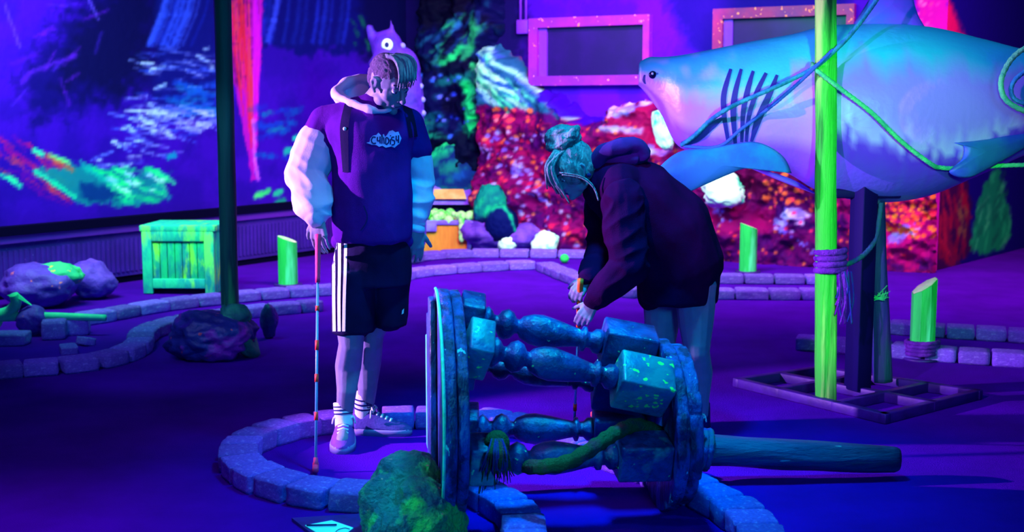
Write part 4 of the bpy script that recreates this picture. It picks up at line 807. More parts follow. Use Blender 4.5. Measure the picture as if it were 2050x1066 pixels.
# thick rope on the drum
ropeobj('thick_hawser', [V(*p) for p in [P(1322, 868, 4.42), P(1275, 852, 4.35), P(1235, 866, 4.24), P(1190, 895, 4.12), P(1140, 925, 4.08), P(1080, 936, 4.12), P(1040, 930, 4.2), P(1010, 905, 4.22)]], .027, M_hawser, 'thick mossy brown rope wound diagonally around the lower baluster')
fr = thing('frayed_rope_end', 'frayed brown rope end hanging from the lower left baluster', 'rope', P(1000, 905, 4.16))
g = Geo(); kc = P(995, 890, 4.15); g.ell(kc, (.045, .035, .05)); mk('rope_knot', g, M_hawser, fr)
for j in range(46):
    t_ = j / 45; x0 = 975 + 42 * t_; g = Geo(); ex = 958 + 66 * t_ + q_.uniform(-10, 10); ey = q_.uniform(950, 992) - 22 * t_; g.sweep(cr([P(x0 * .5 + 995 * .5, 880, 4.12), P(x0, 910, 4.08 - .02 * q_.random()), P((x0 + ex) / 2, 942, 4.10), P(ex, ey, 4.14 + .05 * q_.random())], 5), lambda u: .0045 - .003 * u, 6); mk('strand', g, M_hawser if j % 2 else M_ropedark, fr)
kn = thing('rope_knot', 'dark teal rope knot tied between drum end and fallen log', 'rope', P(1397, 905, 4.74))
mtk = bpy.data.materials['dark_teal_rope']
for k in range(3):
    g = Geo(); c = V(P(1396, 900, 4.8).x + .02 * k, 4.80, .135); rope_geo([c + V(.012 * math.sin(a), -.075 * math.cos(a), .075 * math.sin(a)) for a in [2 * math.pi * i / 16 for i in range(18)]], .013, g, .01); mk('rope_turn', g, mtk, kn)
for pts__ in ([P(1392, 900, 4.70), P(1384, 870, 4.70), P(1396, 846, 4.72), P(1410, 838, 4.74)], [P(1398, 905, 4.70), P(1406, 870, 4.70), P(1382, 845, 4.72)], [P(1392, 915, 4.70), P(1386, 950, 4.70), P(1396, 962, 4.72), P(1388, 985, 4.72)], [P(1398, 915, 4.69), P(1402, 940, 4.70), P(1396, 960, 4.70)]):
    g = Geo(); rope_geo(pts__, .008, g, .006); mk('rope_tail', g, mtk, kn)
g = Geo(); c0_ = G(1200, 842, .02); rope_geo([c0_ + V(-.03, .02, .02), c0_ + V(-.01, .0, .035), c0_ + V(.02, -.02, .02), c0_ + V(.045, -.03, -.005)], .017, g, .008)
tag(mk('orange_rope_scrap', g, mat('orange_red_rope', (1, .12, .10, 1), (1, .3, .1, 1), scale=20, rough=.6), loc=c0_), 'small orange red twisted rope scrap on the carpet inside the drum', 'rope')
# ------------------------------------------------------------------ score cards with a pencil on a clipboard
cb = thing('clipboard', 'dark violet clipboard with pale teal score sheets lying on the carpet', 'clipboard', G(660, 1075)); zc_ = .012
g = Geo(); g.slab([G(584, 1044, 0), G(655, 1100, 0), G(790, 1100, 0), G(740, 1034, 0)], (0, 0, 1), .012); mk('board', g, M_steel, cb, smooth=False)
g = Geo(); g.slab([G(611, 1054, .013), G(640, 1072, .013), G(685, 1076, .013), G(708, 1059, .013), G(664, 1044, .013)], (0, 0, 1), .003); mk('score_sheet', g, mat('pale_teal_paper', (.25, .85, .95, 1), None, rough=.8, bump=0), cb, smooth=False)
g = Geo(); g.sweep([G(614, 1052.5, .022), G(674, 1051.5, .022)], .0035, 8); tag(mk('pencil', g, M_navy, loc=G(640, 1052, .016)), 'short dark pencil lying across the pale score sheets', 'pencil')
g = Geo(); g.sweep(cr([G(668, 1071, .019), G(676, 1062, .019), G(690, 1058, .019), G(700, 1060, .019)], 5), .0014, 6); mk('string', g, M_navy, cb)
# ------------------------------------------------------------------ small balls
g = Geo(); g.ell(G(1130, 524, .02) + V(0, 0, .03), (.045, .045, .045)); tag(mk('green_ball', g, M_postgreen, loc=G(1130, 530, 0)), 'small green ball on the curve of the far brick kerb', 'ball')
# ------------------------------------------------------------------ horned creature figure against the wall behind the standing person
cy = 11.9; cf = thing('horned_creature_figure', 'violet horned creature figure with ringed eye behind the standing person', 'figure', (P(800, 480, cy).x, cy, 0)); 
g = Geo(); s_ = cy / FPX
g.ell(P(775, 96, cy), (32 * s_, .16, 36 * s_)); g.ell(P(800, 140, cy), (42 * s_, .16, 48 * s_))
g.sweep(cr([P(792, 120, cy), P(805, 190, cy), P(808, 270, cy), P(812, 350, cy), P(815, 440, cy), P(815, 492, cy)], 6), lambda u: (44 - 6 * u) * s_ * (1 if u > .05 else .8), 20)
g.capsule(P(786, 78, cy - .05), 10 * s_, P(783, 40, cy - .05), 2 * s_); g.capsule(P(745, 85, cy), 7 * s_, P(740, 56, cy), 9 * s_); g.capsule(P(772, 110, cy - .1), 20 * s_, P(748, 128, cy - .12), 12 * s_)
g2 = remesh(g, .025, 3); g2.v = [V(v.x, v.y, max(v.z, .0)) for v in g2.v]; 
mk('creature_body', g2, mat('violet_figure_paint', (.11, .02, .55, 1), (.03, .006, .28, 1), scale=5, rough=.6, bump=.4), cf); TC = bvh(g2)
e = hitpt(TC, 775, 90, .0); g = Geo(); g.ell(e, (.055, .03, .06)); ey_ = mk('eye', g, M_white, cf); g = Geo(); g.ell(e + V(0, -.025, 0), (.022, .012, .026)); mk('pupil', g, M_navy, ey_)
for k in range(9):
    g = Geo(); y = 92 + k * 27; x = (806, 818, 832, 842, 846, 847, 846, 845, 845)[k]; g.ell(P(x, y, cy - .05), (.028, .028, .03)); mk('spine_bead', g, mat('lilac_bead', (.25, .2, .9, 1), None) if k == 0 else bpy.data.materials['lilac_bead'], cf)
# ------------------------------------------------------------------ people
def head_geo(g, c, M, s=1.0):
    T = lambda x, y, z: c + M @ (V(x, y, z) * s)
    g.ell(T(0, -.012, .030), (.074 * s, .094 * s, .088 * s), M); g.ell(T(0, .028, -.035), (.058 * s, .064 * s, .070 * s), M); g.ell(T(0, .045, -.078), (.038 * s, .040 * s, .034 * s), M)
    g.capsule(T(-.032, .070, .034), .016 * s, T(.032, .070, .034), .016 * s); g.capsule(T(0, .086, .018), .008 * s, T(0, .112, -.026), .013 * s); g.capsule(T(-.012, .094, -.030), .008 * s, T(.012, .094, -.030), .008 * s)
    g.capsule(T(-.018, .086, -.056), .007 * s, T(.018, .086, -.056), .007 * s); g.capsule(T(-.015, .085, -.066), .008 * s, T(.015, .085, -.066), .008 * s); g.ell(T(0, .074, -.094), (.020 * s, .018 * s, .016 * s), M)
    for q in (-1, 1):
        g.ell(T(q * .038, .052, -.022), (.028 * s, .026 * s, .026 * s), M); g.ell(T(q * .048, .020, -.062), (.018 * s, .034 * s, .026 * s), M)
        rm = [T(q * .076, .006, -.028), T(q * .082, -.008, -.012), T(q * .086, -.020, .012), T(q * .084, -.014, .030), T(q * .078, .004, .026)]
        g.chain([(p, .0075 * s) for p in rm]); g.ell(T(q * .074, -.004, .002), (.009 * s, .016 * s, .024 * s), M)
def face_bits(c, M, body, s=1.0, lid=True):
    T = lambda x, y, z: c + M @ (V(x, y, z) * s)
    for q in (-1, 1):
        g = Geo(); g.ell(T(q * .031, .073, .010), (.0125 * s,) * 3, M, 12, 8); e = mk('eye', g, M_white, body); g = Geo(); g.ell(T(q * .031, .084, .006), (.006 * s, .003 * s, .006 * s), M, 10, 6); mk('iris', g, M_navy, e)
        g = Geo(); g.ell(T(q * .031, .0745, .014), (.0145 * s, .0135 * s, .0105 * s), M, 12, 8); mk('eyelid', g, M_skin, body)
        g = Geo(); g.capsule(T(q * .016, .088, .036), .004 * s, T(q * .048, .076, .040), .003 * s, 8); mk('eyebrow', g, M_hairdk, body)
    g = Geo(); g.capsule(T(-.017, .0925, -.061), .002, T(.017, .0925, -.061), .002, 8); mk('lip_line', g, M_navy, body)
def hand_geo(g, w, fwd, up, thumb, curl, s=1.0, spread=.03, tcurl=.5, bends=None):
    """w wrist, fwd along the palm, up out of the back of the hand, thumb +1/-1 side of (fwd x up)"""
    f = Vector(fwd).normalized(); u = Vector(up); u = (u - f * u.dot(f)).normalized(); l = f.cross(u) * thumb; tips = []
    L_ = [.074, .083, .077, .060]
    for i in range(4):
        o = (.030 - .020 * i) * s; k = w + f * (.088 - .004 * abs(i - 1.2)) * s + l * o; g.capsule(w + l * o * .6 + f * .01, .014 * s, k, .0115 * s, 10)
        a = 0; d = f; p = k; cu = curl[i] if isinstance(curl, (list, tuple)) else curl; r = .0095 - .0007 * i
        for j, fr_ in enumerate((.45, .30, .25)):
            a += cu * (.9, 1.1, .8)[j]; d = (f * math.cos(a) - u * math.sin(a) + l * spread * (1.5 - i)).normalized(); q = p + d * L_[i] * fr_ * s; g.capsule(p, r * s, q, (r - .0008) * s, 10); p = q; r -= .0008
        tips.append((p, d))
    p = w + f * .022 * s + l * .024 * s; g.capsule(w + f * .012, .016 * s, p, .014 * s, 10); a = .2
    for ln, r in ((.040, .0125), (.030, .0105), (.024, .0092)):
        d = (f * math.cos(a) * .8 + l * (.75 - a * .35) - u * math.sin(a * tcurl * 1.6) * .9).normalized(); q = p + d * ln * s; g.capsule(p, r * s, q, (r - .001) * s, 10); p = q; a += .35
    g.ell(w + f * .045 * s, (.034 * s, .044 * s, .015 * s), frot(f, u)); return tips
def oring(cx, cy, hw, hd, Y, n=28, tilt=0, sx=0):
    c = P(cx, cy, Y); k = Y / FPX * 1.006
    return [V(c.x + hw * k * math.cos(a), Y + hd * math.sin(a), c.z + tilt * math.sin(a) + sx * math.cos(a)) for a in [2 * math.pi * i / n for i in range(n)]]
def loft(g, rows, Y):
    rows = cr([V(*r[:3]) for r in rows], 5), cr([V(r[3], r[4] if len(r) > 4 else 0, r[5] if len(r) > 5 else 0) for r in rows], 5)
    return g.rings([oring(a.x, a.y, a.z, b.x, Y + b.y, 32, 0, b.z) for a, b in zip(*rows)])
def cloth(amp, f, seed, f2=0):
    def d(p, n):
        q = V(p.x * f, p.y * f, p.z * f * .55) + V(seed, 0, 0); a = 1 - abs(noise.noise(q)) * 2; b = noise.noise(q * 2.3 + V(0, seed, 0)); return amp * (.6 * a + .5 * b)
    return d
# ---- standing player
MY = 5.45
man = thing('person', 'standing person in dark hoodie with white sleeves, black striped shorts and white socks, looking down', 'person', (P(720, 880, 5.45).x, 5.45, 0))
hc = P(778, 168, 5.37); MH = frot(V(.66, -.54, -.50), V(.22, -.30, .85))
B = Geo(); head_geo(B, hc, MH, 1.0)
B.chain([(P(772, 180, 5.42), .058), (P(752, 205, 5.47), .060), (P(745, 240, 5.47), .075)])
loft(B, [(745, 225, 40, .07), (742, 245, 78, .09), (742, 300, 80, .11), (742, 400, 66, .10), (742, 480, 62, .10), (742, 540, 68, .11), (742, 560, 50, .10)], MY)
for s_, hip, kn_, an, he, to in ((0, (712, 545, 5.43), (703, 690, 5.38), (689, 836, 5.43), (690, 862, 5.44), (685, 884, 5.27)), (1, (772, 545, 5.50), (742, 690, 5.50), (732, 822, 5.58), (728, 850, 5.60), (800, 858, 5.55))):
    hip, kn_, an, he, to = P(*hip), P(*kn_), P(*an), P(*he), P(*to); mid = kn_.lerp(an, .32) + V(-.008, .035, 0)
    B.chain([(hip, .095), (hip.lerp(kn_, .5), .082), (kn_ + V(0, 0, .05), .062), (kn_, .056), (mid, .060), (kn_.lerp(an, .62), .046), (an, .036)]); B.chain([(an, .036), (he + V(0, 0, .02), .034)]); B.capsule(he + V(0, 0, .02), .032, to, .028)
# arms
shL, elL, wrL = P(648, 252, 5.47), P(612, 352, 5.42), P(633, 432, 5.30); shR, elR, wrR = P(822, 255, 5.52), P(836, 362, 5.56), P(832, 452, 5.50)
for a, b, c in ((shL, elL, wrL), (shR, elR, wrR)): B.chain([(P(742, 250, MY), .09), (a, .058)]); B.chain([(a, .056), (a.lerp(b, .5), .050), (b, .040)]); B.chain([(b, .040), (b.lerp(c, .35), .042), (c, .027)])
hand_geo(B, wrL + V(0.004, -.005, -.005), V(.10, -.12, -1), V(-.35, -.85, .15), 1, [.42, .40, .30, .18], 1.05, .05, .8)
hand_geo(B, wrR + V(0, 0, -.01), V(-.02, .03, -1), V(.35, -.9, .1), -1, [.30, .34, .38, .42], 1.05, .02, .5)
gB = remesh(B, .0046, 2); body = mk('body', gB, M_skin, man); face_bits(hc, MH, man)
# hair: short dark sides and crown, longer blond fringe falling forward
T = lambda x, y, z: hc + MH @ V(x, y, z)
q_ = random.Random(11)
g = Geo(); g.ell(T(0, -.020, .052), (.0765, .0945, .074), MH); g.ell(T(0, -.055, .015), (.066, .058, .075), MH)
def hst(c, M, a, fx, fy, fz):
    Mt = M.transposed()
    def f(p, n): q = Mt @ (p - c); return a * noise.noise(V(q.x * fx, q.y * fy, q.z * fz)) + a * .5 * noise.noise(V(q.x * fx * 2.2, q.y * fy, q.z * fz))
    return f
mk('hair', remesh(g, .0042, 1, hst(hc, MH, .003, 150, 40, 60)), mat('brown_hair', (.16, .10, .22, 1), (.10, .06, .16, 1), scale=40, rough=.6, bump=.8, bscale=120), man, label='short dark sides and crown')
for k in range(30):
    u = k / 29; x = -.050 + .100 * u; g = Geo(); w_ = .030 * math.sin(math.pi * min(1, .15 + u * .8)); x2 = x * .9 + .014; end = V(x2 + q_.uniform(-.006, .006), .104 + w_ * .6 + q_.uniform(-.004, .008), .060 + .022 * (1 - u) + q_.uniform(-.026, .014))
    pts = [T(x * .75, -.030 + q_.uniform(-.012, .012), .122), T(x * .9, .020, .136 + q_.uniform(-.004, .008)), T(x, .065, .124 + w_ * .6 + q_.uniform(-.004, .006)), T(x2, .098 + w_ * .6, .094 + w_ * .3), T(*end)]
    g.sweep(cr(pts, 6), lambda t: .0085 * (1 - .85 * max(0, t - .35) / .65) * (.6 + .4 * min(1, t * 5)), 8); mk('hair_lock', g, M_blond if k % 4 else bpy.data.materials['brown_hair'], man, label='blond lock of the swept fringe' if k % 4 else None)
# hoodie
g = Geo(); loft(g, [(742, 205, 34, .06), (741, 212, 50, .08, .02), (739, 228, 76, .115), (739, 262, 90, .15), (742, 310, 80, .155), (744, 370, 78, .155, -.01), (745, 430, 79, .155, -.01), (747, 470, 77, .15, -.01), (748, 482, 72, .145, -.01)], MY)
g.chain([(P(742, 240, MY), .11), (shL.lerp(elL, .0) + V(.01, 0, .01), .078), (shL.lerp(elL, .36), .090)]); g.chain([(P(742, 240, MY + .02), .11), (shR + V(-.01, 0, .01), .072), (shR.lerp(elR, .40), .080)])
g.capsule(P(680, 484, MY - .0), .035, P(742, 492, MY - .10), .035); g.capsule(P(742, 492, MY - .10), .035, P(812, 484, MY), .035)
gT = remesh(g, .007, 5, cloth(.011, 7, 3)); hood = mk('hoodie', gT, M_hood_d, man)
for nm, a, b, c, k in (('sleeve', shL, elL, wrL, 1.12), ('sleeve', shR, elR, wrR, .92)):
    g = Geo(); dn = (c - b).normalized()
    g.chain([(a.lerp(b, .34), .082 * k), (a.lerp(b, .65), .086 * k), (b, .080 * k), (b.lerp(c, .45), .078 * k), (b.lerp(c, .78), .068 * k)]); g.chain([(b.lerp(c, .80), .052 * k), (b.lerp(c, .97), .045 * k)])
    gs = remesh(g, .006, 3, lambda p, n: .014 * (1 - abs(noise.noise(V(p.x * 7, p.y * 7, p.z * 17 + p.x * 8))) * 2.4) * max(.25, min(1, (b.z + .12 - p.z) * 5))); mk(nm, gs, M_hood_l, man, label='baggy white sleeve'); 
    g = Geo(); g.lathe(b.lerp(c, .86), c + dn * .006, [(0, .044 * k), (.1, .050 * k), (.8, .047 * k), (1, .042 * k)], 24); mk('cuff', g, M_hood_l, man, label='white ribbed cuff')
# hood: light cloth collar lying on the shoulders and back
g = Geo(); pts = [P(745, 160, 5.66), P(712, 160, 5.64), P(684, 172, 5.58), P(672, 189, 5.50), P(694, 202, 5.41), P(722, 214, 5.355), P(752, 222, 5.335)]
c_ = cr(pts, 8); g.sweep(c_, lambda u: .024 - .010 * u, 16); g.sweep(cr([P(735, 170, 5.70), P(700, 175, 5.68), P(676, 192, 5.58), P(700, 208, 5.46)], 6), .026, 14); g.ell(P(712, 190, 5.66), (.075, .05, .06)); g.sweep(cr([P(745, 223, 5.335), P(775, 222, 5.345), P(795, 208, 5.38)], 6), .010, 12)
gH = remesh(g, .006, 4, cloth(.008, 10, 9)); mk('hood', gH, M_hood_l, man, label='white hood folded on the shoulders')
TT = bvh(gT)
# chest print: white bubble lettering with dark strokes
lx = lambda u, v: (733 + 68 * u, 265 + 27 * v)       # u 0..1, v 0..1 (down)
blobp = [(0, .78), (.10, .72), (.13, .45), (.20, .25), (.30, .20), (.36, .02), (.44, .28), (.52, .12), (.56, .35), (.62, .18), (.68, -.08), (.78, -.15), (.86, .0), (.95, -.05), (.99, .18), (1.04, .45), (.98, .85), (.90, 1.0), (.84, 1.15), (.74, 1.05), (.66, 1.1), (.58, 1.15), (.48, 1.0), (.38, 1.08), (.30, .95), (.16, .92)]
mk('chest_print', poly_decal(TT, [lx(*p) for p in blobp], .004), mat('lilac_print', (.50, .45, 1, 1), None, rough=.6, bump=0), hood)
letters = [[(.28, .38), (.20, .36), (.155, .6), (.20, .82), (.29, .8)], [(.335, .35), (.335, .62), (.40, .62)], [(.41, .32), (.41, .82)], [(.465, .38), (.465, .84)], [(.515, .38), (.53, .86)], [(.58, .40), (.58, .88), (.64, .82), (.67, .62), (.63, .42), (.58, .40)], [(.715, .50), (.715, .90)], [(.715, .22), (.72, .30)], [(.83, .36), (.76, .38), (.76, .56), (.83, .64), (.83, .88), (.75, .95)], [(.885, .25), (.89, .58), (.95, .55)], [(.955, .22), (.955, .80)]]
g = Geo()
for s_ in letters: strip_decal(TT, [lx(*p) for p in s_], 2.6, .0055, 4, 1, g)
mk('chest_lettering', g, M_navy, hood)
for q in ([(700, 200), (692, 235), (689, 262), (690, 300), (692, 345)], [(812, 205), (822, 240), (828, 275)]): mk('shoulder_band', strip_decal(TT, q, [15, 17, 17, 15, 12][:len(q)], .006, 6, 3), M_short, man, label='dark shoulder band')  # dark bands laid over the hoodie shoulders
g = Geo(); g.ell(hitpt(TT, 690, 258, .008), (.008, .004, .008)); mk('shoulder_dot', g, M_white, man)
mk('pocket_seam', strip_decal(TT, [(722, 462), (732, 448), (735, 432), (728, 412)], 2.2, .004, 6, 1), M_navy, hood)
# shorts
g = Geo(); loft(g, [(746, 474, 68, .125), (746, 500, 74, .135), (745, 540, 78, .14, .01), (744, 570, 76, .14, .01)], MY)
g.chain([(P(707, 545, 5.42), .098), (P(707, 640, 5.40), .092)]); g.chain([(P(780, 545, 5.50), .096), (P(778, 625, 5.50), .088)]); 
g.rings([oring(707, y, w, .115, 5.42) for y, w in ((540, 41), (600, 42), (650, 42), (664, 42))]); g.rings([oring(780, y, w, .11, 5.50) for y, w in ((540, 38), (600, 36), (640, 34), (650, 33))])
gS = remesh(g, .007, 3, cloth(.009, 7, 21)); sh_ = mk('shorts', gS, M_short, man); TS = bvh(gS)
for i in range(3): mk('side_stripe', strip_decal(TS, [(667 + 12.5 * i, 478), (668 + 11.5 * i, 540), (668 + 10.5 * i, 600), (669 + 9.0 * i + (1 if i else 0), 664)], 6.2, .004, 8, 2), M_white, sh_, label='white side stripe')
mk('shorts_logo', poly_decal(TS, [(805, 622), (809, 618), (808, 628), (804, 630)], .004), M_white, sh_)
# socks with three dark bands, shoes
def sock(ax, top_px, bot_px, r0, r1, logo=None):
    a, b = P(*top_px), P(*bot_px); g = Geo(); R = []; n = 28
    g.lathe(a, b, [(0, r0 * .96), (.02, r0), (.3, r0 * .98), (.6, r0 * .93), (.85, r1), (1, r1)], 28); so = mk('sock', g, M_white, man, label='white ribbed sock with three dark bands')
    for t in (.16, .30, .44):
        g = Geo(); g.lathe(a.lerp(b, t - .025), a.lerp(b, t + .025), [(0, r0 * .985), (.1, r0 * 1.02), (.9, r0 * 1.02), (1, r0 * .985)], 28); mk('sock_band', g, M_navy, so)
    return so, a, b
so1, a1, b1_ = sock(0, (686, 806, 5.43), (689, 856, 5.41), .043, .041); so2, a2, b2_ = sock(1, (730, 787, 5.57), (729, 852, 5.585), .047, .046)
TK = bvh(Geo().add([v.co + ORG[man.name] for v in so2.data.vertices], [list(p.vertices) for p in so2.data.polygons]))
for q in ([(736, 816), (733, 806), (739, 808)], [(739, 816), (739, 804), (743, 809)], [(742, 816), (749, 806), (742, 808)], [(734, 816), (745, 816), (744, 818), (735, 818)]): mk('sock_logo', poly_decal(TK, q, .004), M_navy, so2)
def shoe(heel, toe, m_up, label, w=.046):
    h = Vector((heel.x, heel.y, 0)); t_ = Vector((toe.x, toe.y, 0)); f = (t_ - h).normalized(); l = V(-f.y, f.x, 0); Ln = (t_ - h).length; M = Matrix((l, f, V(0, 0, 1))).transposed()
    def sec(u): return w * (.62 + .75 * u - .30 * u * u if u < .75 else (.62 + .75 * .75 - .30 * .5625) * math.sqrt(max(0, 1 - ((u - .75) / .28) ** 2)) )
    us = [0.0, .02, .06, .15, .3, .45, .6, .75, .85, .93, .98, 1.0]
    sh = bpy.data.objects.new('shoe', None); COL.objects.link(sh); sh.parent = man if label else None; ORG['x'] = 0
    return h, f, l, Ln, sec, us
def shoe_build(parent, heel, toe, w, m_up, openh=.085, lab=None):
    h = V(heel.x, heel.y, 0); t_ = V(toe.x, toe.y, 0); f = (t_ - h).normalized(); l = V(-f.y, f.x, 0); Ln = (t_ - h).length; n = 20
    def half(u):
        if u < .12: return w * .80 * math.sqrt(max(0.02, 1 - ((.12 - u) / .125) ** 2))
        if u < .70: return w * (.80 + .24 * math.sin((u - .12) / .58 * math.pi / 2))
        return w * 1.04 * math.sqrt(max(0.01, 1 - ((u - .70) / .305) ** 2))
    def hgt(u): return .030 + (.062 if u < .28 else .062 * max(0, 1 - (u - .28) / .50) ** 1.1 + .026 * (1 if u < .85 else max(0.2, 1 - (u - .85) / .17)))
    us = [0.003, .03, .08, .16, .28, .40, .52, .64, .74, .84, .92, .97, .997]
    g = Geo(); R = []
    for u in us:
        hw, hh = half(u), hgt(u); c = h + f * (u * Ln); R.append([c + l * hw * math.cos(a) * (1 if math.sin(a) < .3 else .92) + V(0, 0, .022 + max(0, math.sin(a)) ** .8 * (hh - .022)) for a in [math.pi * i / (n - 1) for i in range(n)]])
    g.rings(R, cap=True, closed=True); up_ = mk('shoe', g, m_up, parent, label=lab)
    g = Geo(); out = [(us[i], 1) for i in range(len(us))]; loop = [h + f * (u * Ln) + l * half(u) * 1.07 for u in us] + [h + f * (u * Ln) - l * half(u) * 1.07 for u in us[::-1]]
    c = h + f * Ln / 2; g.rings([[c + (p - c) * .97 for p in loop], loop, [p + V(0, 0, .024) for p in loop], [c + (p - c) * .96 + V(0, 0, .030) for p in loop]]); mk('rubber_sole', g, M_sole, up_)
    g = Geo()
    for k in range(5):
        u = .34 + .075 * k; hw = half(u) * .45; z = hgt(u) * .97 + .004; c = h + f * (u * Ln); g.sweep([c - l * hw + V(0, 0, z - .008), c + V(0, 0, z), c + l * hw * 1.0 + V(0, 0, z - .008)], .0055, 8)
    u = .33; c = h + f * (u * Ln) + V(0, 0, hgt(u) + .004)
    for q in (-1, 1): g.sweep(cr([c, c + l * q * .022 + V(0, 0, .014), c + l * q * .038 + f * .01, c + l * q * .02 + f * .01 + V(0, 0, .002), c], 5), .004, 8); g.sweep(cr([c, c + l * q * .04 + V(0, 0, .004), c + l * q * .052 - V(0, 0, .03)], 4), .0035, 8)
    mk('laces', g, M_white, up_); return up_
shoe_build(man, G(689, 878) + V(0, .035, 0), G(684, 911) + V(0, 0, 0), .052, M_shoe, lab='violet lit suede trainer pointing at the viewer')  # violet light is put into this shoe's suede colour
shoe_build(man, G(709, 868), G(826, 869) + V(0, -.02, 0), .046, mat('shaded_suede', (.07, .06, .30, 1), (.05, .04, .25, 1), scale=20, rough=.8), lab='shaded suede trainer in side view')  # shaded copy of the other shoe's suede
# his club
def club(name, a, b, grip_len, grip_m, label, tapes, head=True, hm=None):
    t = thing(name, label, 'golf club', V(b.x, b.y, 0)); d = (b - a).normalized(); Ln = (b - a).length
    g = Geo(); g.sweep(dense(a, a + d * grip_len, 8), lambda u: .0135 - .003 * u, 14); mk('grip', g, grip_m, t); g = Geo(); g.sweep([a + d * grip_len * .98, b], .0058, 12); mk('shaft', g, M_shaft, t)
    for u0, u1 in tapes: g = Geo(); g.sweep([a + d * Ln * u0, a + d * Ln * u1], .0085, 12); mk('tape_band', g, M_tape, t)
    g = Geo(); g.sweep([b - d * .05, b - d * .005], lambda u: .009 + .004 * u, 14); g.bbox(b + V(0, 0, .012), (.026, .10, .024), Matrix.Rotation(.15, 3, 'Z'), .008); mk('putter_head', g, hm or M_red, t)
    return t
ca, cb_ = P(637, 470, 5.255), V(G(632, 947).x, G(632, 947).y, .012)
tp = lambda y: (y - 470) / (945 - 470)
club('golf_putter', ca, cb_, (ca - cb_).length * .21, M_red, 'putter with a red grip and red taped shaft held by the standing person', [(tp(618), tp(628)), (tp(688), tp(708)), (tp(756), tp(772)), (tp(832), tp(848))])
# ---- bending player
WY = 5.48
wom = thing('person', 'person in long black hoodie with blond hair bun bending forward over an orange gripped putter', 'person', (P(1380, 880, 5.48).x, 5.48, 0))
hw_ = P(1148, 342, 5.40); MW = frot(V(-.72, -.36, -.58), V(-.38, -.16, .90))
B = Geo(); head_geo(B, hw_, MW, .96); B.chain([(P(1168, 352, 5.42), .050), (P(1200, 362, 5.46), .052), (P(1235, 372, 5.48), .07)])
chain3 = [(P(1235, 375, 5.46), .115), (P(1290, 415, 5.46), .125), (P(1345, 470, 5.48), .120), (P(1372, 530, 5.48), .135)]; B.chain(chain3)
for hip, kn_, an, toe in (((1328, 575, 5.62), (1322, 715, 5.56), (1326, 850, 5.66), (1285, 872, 5.60)), ((1392, 570, 5.44), (1394, 705, 5.42), (1402, 850, 5.50), (1372, 876, 5.40))):
    hip, kn_, an, toe = P(*hip), P(*kn_), P(*an), P(*toe); B.chain([(hip, .098), (hip.lerp(kn_, .55), .080), (kn_ + V(0, 0, .04), .064), (kn_, .060), (kn_.lerp(an, .3) + V(.010, .02, 0), .062), (kn_.lerp(an, .65), .047), (an, .036)]); B.capsule(an, .036, V(an.x + .01, an.y, .05), .034); B.capsule(V(an.x, an.y, .05), .032, V(toe.x, toe.y, .035), .028)
nSh, nEl, nWr = P(1238, 400, 5.27), P(1262, 530, 5.20), P(1190, 603, 5.20); fSh, fEl, fWr = P(1200, 395, 5.62), P(1212, 500, 5.52), P(1178, 556, 5.26)
for a, b, c in ((nSh, nEl, nWr), (fSh, fEl, fWr)): B.chain([(a, .052), (a.lerp(b, .5), .046), (b, .038)]); B.chain([(b, .038), (b.lerp(c, .35), .039), (c, .025)])
wa, wb = P(1162, 560, 5.215), V(G(1149, 872).x, G(1149, 872).y, .012); wd_ = (wb - wa).normalized()
hand_geo(B, fWr + V(-.002, 0, -.004), V(-.62, -.25, -.75), V(-.35, -.85, .5), 1, [.62, .66, .70, .74], .92, .0, 1.2)
hand_geo(B, nWr + V(-.002, 0, -.004), V(-.55, -.10, -.83), V(-.25, -.95, .15), 1, [.48, .55, .6, .66], .92, .0, 1.2)
gB = remesh(B, .0048, 2); mk('body', gB, M_skin, wom); face_bits(hw_, MW, wom, .96)
# hair: cap, bun, hanging strands
T = lambda x, y, z: hw_ + MW @ V(x, y, z)
g = Geo(); g.ell(T(0, -.024, .042), (.084, .096, .090), MW); g.ell(T(.0, -.050, -.01), (.078, .070, .080), MW); g.ell(T(.05, .0, .02), (.040, .060, .07), MW); g.ell(T(-.05, .02, .02), (.040, .060, .07), MW)
def streak(M, c, a=.005):
    Mt = M.transposed()
    def f(p, n): q = Mt @ (p - c); return a * noise.noise(V(q.x * 60 + q.z * 8, q.y * 50 + q.z * 10, q.z * 9)) + a * .5 * noise.noise(V(q.x * 150, q.y * 130, q.z * 14))
    return f
gh = remesh(g, .005, 2, streak(MW, hw_)); mk('hair', gh, M_blond, wom)
bc = P(1127, 277, 5.40); g = Geo(); g.ell(bc, (.082, .066, .060)); 
for k in range(7):
    a = k * .9; g.sweep(cr([bc + V(.062 * math.cos(a + t), .052 * math.sin(a + t) - .01, .042 * math.sin(t * 1.7 + k)) for t in (0, .5, 1, 1.5, 2)], 4), .016, 8)
mk('hair_bun', remesh(g, .005, 2, streak(Matrix.Rotation(1.2, 3, 'Y'), bc, .006)), M_blond, wom)
q_ = random.Random(8)
for j in range(26):
    u = j / 25; x0 = 1112 + 22 * q_.random(); g = Geo(); xe = 1096 + 44 * u + q_.uniform(-4, 4); ye = 372 + 32 * u + q_.uniform(-8, 6)
    Yy = 5.30 + .04 * q_.random(); g.sweep(cr([P(x0, 300, 5.34), P(1094 + 14 * u, 328 + 8 * u, Yy), P(1092 + 26 * u, 355 + 12 * u, Yy), P(xe, ye, Yy + .01)], 6), lambda t: .009 - .0065 * t, 7); mk('hair_strand', g, M_blond, wom)
for pts in ([(1120, 346), (1160, 352), (1184, 368), (1196, 392)], [(1125, 350), (1164, 357), (1188, 376), (1198, 402)]): g = Geo(); g.sweep(cr([P(x, y, 5.285) for x, y in pts], 6), .0035, 6); mk('hair_strand', g, M_blond, wom)
